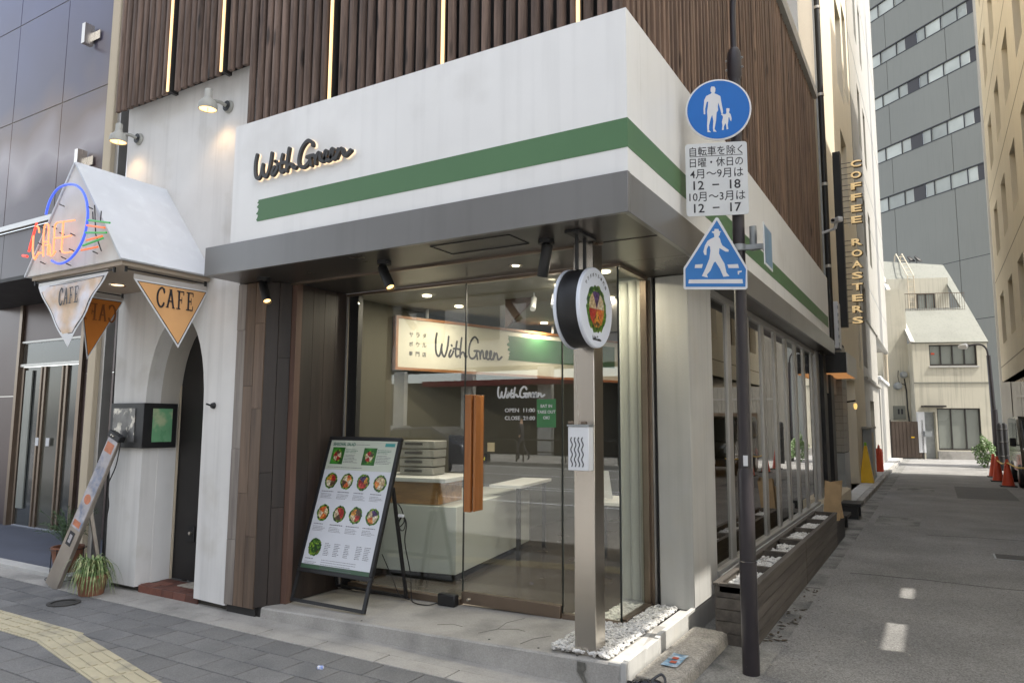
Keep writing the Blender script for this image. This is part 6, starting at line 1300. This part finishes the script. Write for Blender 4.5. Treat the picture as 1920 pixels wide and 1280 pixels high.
# ------------------------------------------------------------------ right side of the alley
rb = thing('beige_office', 'beige office building with rows of tall recessed windows on the far side of the alley', 'building', (1.95, 20, 3))
RX = 1.95; rh = []
for j, zb in enumerate((4.1, 6.85, 9.6, 12.35, 15.1)):
    for k in range(7):
        y0 = 8.95 + k * 2.72
        if (zb < 11 or y0 > 19) and y0 > 9.7: rh.append((y0, y0 + 1.25, zb, zb + 1.5))
for c in cells(9.62, 19.2, 3.0, 13.2, [h for h in rh if h[1] < 19.2]) + cells(19.2, 27.9, 3.0, 17.2, [h for h in rh if h[0] > 19.2]): bx('wall_panel', M_beige, rb, RX, RX + .32, c[0], c[1], c[2], c[3])
bx('back_wall', M_beige, rb, 2.6, 12, 9.7, 19.2, 3.2, 13.2); bx('back_wall', M_beige, rb, 2.6, 12, 19.201, 27.9, 3.2, 17.2); bx('floor_slab', M_beige2, rb, RX + .02, 12, 9.64, 27.88, 3.0, 3.19); bx('end_wall', M_beige, rb, RX + .321, 2.599, 27.6, 27.9, 3.2, 17.2); bx('end_wall', M_beige, rb, RX + .321, 2.599, 9.62, 9.9, 3.2, 13.2)
for h in rh:
    w_ = bx('window', M_dwin, rb, RX + .24, RX + .27, h[0], h[1], h[2], h[3]); bx('frame', M_bronze, w_, RX + .20, RX + .239, h[0], h[1], h[2], h[2] + .07); bx('frame', M_bronze, w_, RX + .20, RX + .239, h[1] - .08, h[1], h[2] + .071, h[3])
for z_ in (3.45, 6.22, 8.97, 11.72, 14.47, 17.22): bx('wall_groove', mat('groove_shadow_paint', (.3, .25, .18), .8), rb, RX - .003, RX, 9.7 if z_ < 13 else 19.2, 27.9, z_, z_ + .035)
for (a_, b2) in ((9.9, 10.3), (14.6, 15.1), (20.9, 21.4)): bx('ground_column', M_beige2, rb, 2.5, 3.0, a_, b2, 0, 2.999)
bx('garage_wall', M_galv, rb, 5.2, 5.3, 9.7, 27.9, 0, 2.999); 
for k in range(14): bx('shutter_slat', M_bronze, rb, 5.12, 5.19, 9.8, 27.5, .05 + k * .2, .22 + k * .2)
# unseen screen added to shade the corner; its gaps shape the sun patches
sw_ = thing('added_sun_screen', 'added unseen white screen with gaps that shape the sunlight at the alley mouth', 'sheeting', (2.3, 6, 0))
M_sheet = bpy.data.materials.new('white_translucent_screen'); M_sheet.use_nodes = True; MATS['white_translucent_screen'] = M_sheet  # translucent, so the added screen glows and fills the alley with light
_n = M_sheet.node_tree.nodes; _l = M_sheet.node_tree.links; _n.remove(_n['Principled BSDF'])
_d = _n.new('ShaderNodeBsdfDiffuse'); _t = _n.new('ShaderNodeBsdfTranslucent'); _x = _n.new('ShaderNodeMixShader'); _z = _n.new('ShaderNodeTexNoise'); _z.inputs['Scale'].default_value = 2
_r = _n.new('ShaderNodeMapRange'); _r.inputs[3].default_value = .5; _r.inputs[4].default_value = .65; _l.new(_z.outputs[0], _r.inputs[0]); _l.new(_r.outputs[0], _x.inputs[0])
_d.inputs[0].default_value = (.8, .79, .76, 1); _t.inputs[0].default_value = (.8, .78, .73, 1); _l.new(_d.outputs[0], _x.inputs[1]); _l.new(_t.outputs[0], _x.inputs[2]); _l.new(_x.outputs[0], _n['Material Output'].inputs[0])
def beam(x, y, z): t = (2.3 - x) / sv.x; return y + sv.y * t, z + sv.z * t
ya, za = beam(-1.72, 4.30, .02); yb_, zb_ = beam(-1.70, 6.2, .42)
gaps = [(ya, yb_, za, zb_)]
for (px, p0y, p1y, w_) in ((-.36, 6.1, 6.9, .14), (-.32, 7.95, 8.75, .11)):
    y0, z0 = beam(px + w_ / 2, p0y, 0); y1, z1 = beam(px - w_ / 2, p1y, 0); gaps.append((y0, y1, z0, z1))
for c in cells(2.2, 9.6, 0, 17, gaps): bx('added_screen_sheet', M_sheet, sw_, 2.3, 2.303, c[0], c[1], c[2], c[3])
# ribbed white building beyond
rw = thing('ribbed_building', 'white building clad in vertical ribbed metal behind the beige office', 'building', (2.3, 35, 0))
bx('pier', M_wtile, rw, 2.30, 2.62, 33.9, 34.3, 0, 26); bx('pier', M_wtile, rw, 2.66, 2.8, 33.95, 34.25, 0, 26)
bx('wall_core', M_wtile, rw, 2.5, 14, 34.4, 34.8, 0, 26)
for k in range(26): bx('rib_panel', M_wtile, rw, 2.82 + k * .16, 2.97 + k * .16, 34.3, 34.399, 0, 5.4)
bx('garage_opening', M_bronze, rw, 3.6, 6, 34.25, 34.299, 0, 2.1); bx('rail_band', M_alu, rw, 2.82, 7, 34.27, 34.299, 2.7, 2.78)
lp_ = thing('street_lamp', 'dark curved-arm street lamp at the far right of the alley', 'street lamp', (2.0, 33.2, 0))
MB().tube([(2.0, 33.2, 0), (1.99, 33.2, 2.2), (1.97, 33.2, 2.21), (1.93, 33.2, 4.3)], [.12, .11, .085, .07], 16).build('lamp_post', M_pole, lp_)
MB().tube(smooth([(1.93, 33.2, 4.2), (1.88, 33.2, 4.55), (1.72, 33.2, 4.73), (1.45, 33.2, 4.74), (1.3, 33.2, 4.7)], 4), .035, 10).build('lamp_arm', M_pole, lp_); MB().lathe([(0, .28), (.05, .27), (.11, .12), (.12, 0), (.08, -.05), (0, -.08)], (1.22, 33.2, 4.70), (-1, 0, -.08), 16).build('lamp_head', M_alu, lp_)
for k, x_ in enumerate((1.98, 2.16)):
    bl = thing('black_bollard', ['nearer black padded bollard behind the red cones', 'farther black padded bollard behind the red cones'][k], 'bollard', (x_, 31 + k * .5, 0), 'black padded bollards'); MB().lathe([(.09, 0), (.095, .02), (.095, 1.6), (.06, 1.68), (0, 1.7)], (x_, 31 + k * .5, 0), n=16).build('bollard_post', M_black, bl)
    for z_ in (.5, 1.0, 1.45): MB().lathe([(.096, -.03), (.105, -.02), (.105, .02), (.096, .03)], (x_, 31 + k * .5, z_), n=16).build('bollard_band', M_dark, bl)
cz = [(1.60, 23.3, 'red traffic cone nearest the parked van'), (1.50, 25.2, 'red traffic cone in the middle of the three in the alley'), (1.52, 27.2, 'red traffic cone farthest from the camera in the alley')]
for (x_, y_, lb) in cz:
    cn = thing('traffic_cone', lb, 'traffic cone', (x_, y_, 0), 'red traffic cones in the alley')
    MB().lathe([(.15, .03), (.145, .05), (.035, .70), (.02, .72), (0, .72)], (x_, y_, 0), n=20).build('cone_body', M_redp, cn); MB().box(x_ - .19, x_ + .19, y_ - .19, y_ + .19, 0, .03).build('cone_base', M_dark, cn, bev=.008)
cbr = tag(MB().tube(smooth([(1.50, 25.2, .6), (1.56, 24.2, .55), (1.60, 23.3, .62), (1.75, 22.3, .55), (1.9, 21.5, .6)], 4), .02, 6).build('barrier_tape', M_yel, None), 'yellow and black barrier tape strung between the red cones', 'tape')
# van parked under the office, mostly outside the picture
vn = thing('parked_van', 'dark olive van parked under the beige office, cut by the right picture edge', 'van', (2.5, 24.5, 0)); M_van = mat('olive_van_paint', (.08, .075, .06), .25, metal=.4, var=.05, coat=.8)
prof = [(22.55, .35), (22.45, .55), (22.48, .95), (22.62, 1.05), (23.15, 1.78), (23.4, 1.86), (25.7, 1.86), (25.85, 1.75), (25.9, .35)]
VX0, VX1 = 1.86, 3.28
MB().prism(prof, (0, 0, 0), (0, 1, 0), (0, 0, 1), (1, 0, 0), VX0, VX1).build('van_body', M_van, vn, bev=.05)
MB().obox((2.57, 22.855, 1.41), (1, 0, 0), (0, .587, .81), (0, -.81, .587), .6, .40, .012).build('windscreen', M_dwin, vn)
bx('side_window', M_dwin, vn, VX0 - .008, VX0 - .0005, 23.35, 24.2, 1.12, 1.68); bx('side_window', M_dwin, vn, VX0 - .008, VX0 - .0005, 24.3, 25.5, 1.12, 1.68)
for y_ in (23.05, 25.3):
    wh_ = MB().lathe([(0, -.02), (.28, -.02), (.30, 0), (.30, .16), (.27, .18), (0, .18)], (VX0 + .14, y_, .30), (-1, 0, 0), 24).build('wheel', M_black, vn); MB().lathe([(0, .19), (.12, .195), (.18, .185)], (VX0 + .14, y_, .30), (-1, 0, 0), 20).build('rim', M_alu, wh_)
mb_ = MB().obox((VX0 - .12, 22.95, 1.18), (1, 0, 0), (0, 1, 0), (0, 0, 1), .07, .04, .11).build('wing_mirror', M_black, vn, bev=.02); MB().bar((VX0 + .02, 23.0, 1.1), (VX0 - .08, 22.96, 1.12), .03, .03).build('mirror_arm', M_black, vn)
for x_ in (VX0 + .12, VX1 - .32): bx('headlight', M_galv, vn, x_, x_ + .2, 22.43, 22.50, .72, .92, bev=.02)
bx('bumper', M_black, vn, VX0 + .02, VX1 - .02, 22.36, 22.46, .3, .55, bev=.03); bx('number_plate', M_sw, vn, 2.42, 2.75, 22.345, 22.358, .38, .52)

# ------------------------------------------------------------------ far side of the main road (seen mirrored in the glass)
ob_ = thing('opposite_building', 'row of grey office fronts with a dark ground floor across the main road', 'building', (0, -20, 0))
bx('ground_floor', M_dark, ob_, -34, 26, -22, -19.2, .12, 3.6)
for k in range(14): bx('pier', M_concw, ob_, -33 + k * 4.3, -32.3 + k * 4.3, -19.19, -18.9, .12, 4.2)
bx('upper_wall', M_concw, ob_, -34, 26, -22, -19.1, 4.3, 19)
for j in range(4):
    for k in range(18): bx('window', M_dwin, ob_, -33 + k * 3.3, -31.2 + k * 3.3, -19.09, -19.05, 5.6 + j * 3.3, 7.3 + j * 3.3)
bx('red_awning', mat('red_awning_cloth', (.16, .02, .02), .7), ob_, -22, 2, -18.9, -18.2, 3.35, 3.6)
for k in range(12):
    x_ = -20 + k * 2.1; gr = thing('guard_rail', 'guard rail across the main road, %s' % ('number %s from its western end' % ['one', 'two', 'three', 'four', 'five', 'six', 'seven', 'eight', 'nine', 'ten', 'eleven', 'twelve'][k]), 'railing', (x_, -13.9, .12), 'guard rails across the main road')
    MB().tube([(x_, -13.9, .12), (x_, -13.9, .85), (x_ + .1, -13.9, .95), (x_ + 1.7, -13.9, .95), (x_ + 1.8, -13.9, .85), (x_ + 1.8, -13.9, .12)], .03, 8).build('rail_hoop', M_dark, gr); MB().cyl((x_, -13.9, .5), (x_ + 1.8, -13.9, .5), .02, n=6).build('mid_rail', M_dark, gr)

# traffic and walkers on the main road, behind the camera: they only show mirrored in the shop glass
def car(name, label, x, y, L_, m_):
    c = thing(name, label, 'car', (x, y, 0)); k = L_ / 4.3
    pr = [(0, .3), (0, .75), (.1, .88), (.95, .98), (1.5, 1.42), (3.0, 1.48), (3.9, 1.05), (4.25, .95), (4.3, .35)]
    MB().prism([(a * k, b) for a, b in pr], (x, y - .8, 0), (1, 0, 0), (0, 0, 1), (0, 1, 0), 0, 1.6).build('car_body', m_, c, bev=.06)
    for (a, b2) in ((1.5, 2.2), (2.28, 3.05)): bx('side_window', M_dwin, c, x + a * k, x + b2 * k, y + .8, y + .808, 1.0, 1.36)
    for a in (.85, 3.45): MB().lathe([(0, 0), (.3, 0), (.31, .03), (.31, .2), (0, .2)], (x + a * k, y + .62, .3), (0, 1, 0), 20).build('wheel', M_black, c)
    bx('tail_light', emis('tail_light_red', (1, .03, .02), .5), c, x + 4.27 * k, x + 4.31 * k, y + .45, y + .75, .7, .82); bx('headlight', M_sw, c, x - .01, x + .03, y + .45, y + .75, .62, .76)
car('passing_car', 'dark blue car on the main road, mirrored in the shop glass', -16.6, -8.6, 4.3, mat('navy_car_paint', (.01, .012, .02), .25, coat=.8))
car('passing_car', 'silver car on the far lane of the main road, mirrored in the shop glass', -20.5, -10.8, 4.4, mat('silver_car_paint', (.35, .36, .37), .3, metal=.5, coat=.8))
def walker(x, y, z, face, label, top, trou, umb=None):
    c = thing('person', label, 'person', (x, y, z)); J = {}
    J = [(0, 0, .95, .12), (0, 0, 1.15, .125), (0, 0, 1.38, .13), (0, 0, 1.48, .06), (0, 0, 1.56, .075), (0, 0, 1.68, .085),
         (.09, 0, .9, .09), (.1, .13, .5, .065), (.1, .05, .09, .045), (.1, .18, .04, .035), (-.09, 0, .9, .09), (-.1, -.08, .5, .065), (-.1, -.32, .12, .045), (-.1, -.22, .03, .035),
         (.18, 0, 1.38, .055), (.22, -.1, 1.12, .042), (.22, .02, .9, .032), (-.18, 0, 1.38, .055), (-.22, .12, 1.13, .042), (-.2, .3, 1.02, .032)]
    E_ = [(0, 1), (1, 2), (2, 3), (3, 4), (4, 5), (0, 6), (6, 7), (7, 8), (8, 9), (0, 10), (10, 11), (11, 12), (12, 13), (2, 14), (14, 15), (15, 16), (2, 17), (17, 18), (18, 19)]
    me = bpy.data.meshes.new('body'); Rm = Matrix.Rotation(face, 3, 'Z'); me.from_pydata([tuple(Rm @ Vector(j[:3]) + Vector((x, y, z))) for j in J], E_, [])
    o = bpy.data.objects.new('body', me); COL.objects.link(o); o.modifiers.new('skin', 'SKIN'); sk = me.skin_vertices[0].data
    for i, j in enumerate(J): sk[i].radius = (j[3], j[3])
    sk[0].use_root = True; sb = o.modifiers.new('sub', 'SUBSURF'); sb.levels = 1; sb.render_levels = 1
    me2 = bpy.data.meshes.new_from_object(o.evaluated_get(bpy.context.evaluated_depsgraph_get())); o.modifiers.clear(); o.data = me2
    skin_m = mat('skin', (.5, .32, .22), .6)
    for mm in (skin_m, top, trou): me2.materials.append(mm)
    for f in me2.polygons:
        h = f.center.z - z; f.material_index = 0 if h > 1.45 or (h < 1.0 and abs((Rm.inverted() @ (f.center - Vector((x, y, z)))).x) > .17) else (1 if h > .93 else 2); f.use_smooth = True
    o.parent = c; o.matrix_parent_inverse = Matrix.Translation(-Vector((x, y, z)))
    MB().lathe([(.098, -.01), (.1, .03), (.08, .085), (0, .11)], (x, y, z + 1.68), n=16).build('hair', M_ink, c)
M_ts = mat('white_shirt', (.7, .7, .72), .8); M_tr = mat('dark_trousers', (.03, .03, .04), .8); M_gs = mat('grey_trousers', (.2, .2, .2), .8)
walker(-14.2, -14.6, .12, 1.4, 'walking person in a dark top on the opposite pavement, mirrored in the door', M_tr, M_tr)
walker(-12.0, -15.3, .12, -1.5, 'walking person in a white shirt on the opposite pavement, mirrored in the door', M_ts, M_tr)
walker(-9.2, -15.0, .12, 1.6, 'walking person in a white shirt and grey trousers, mirrored near the corner', M_ts, M_gs)
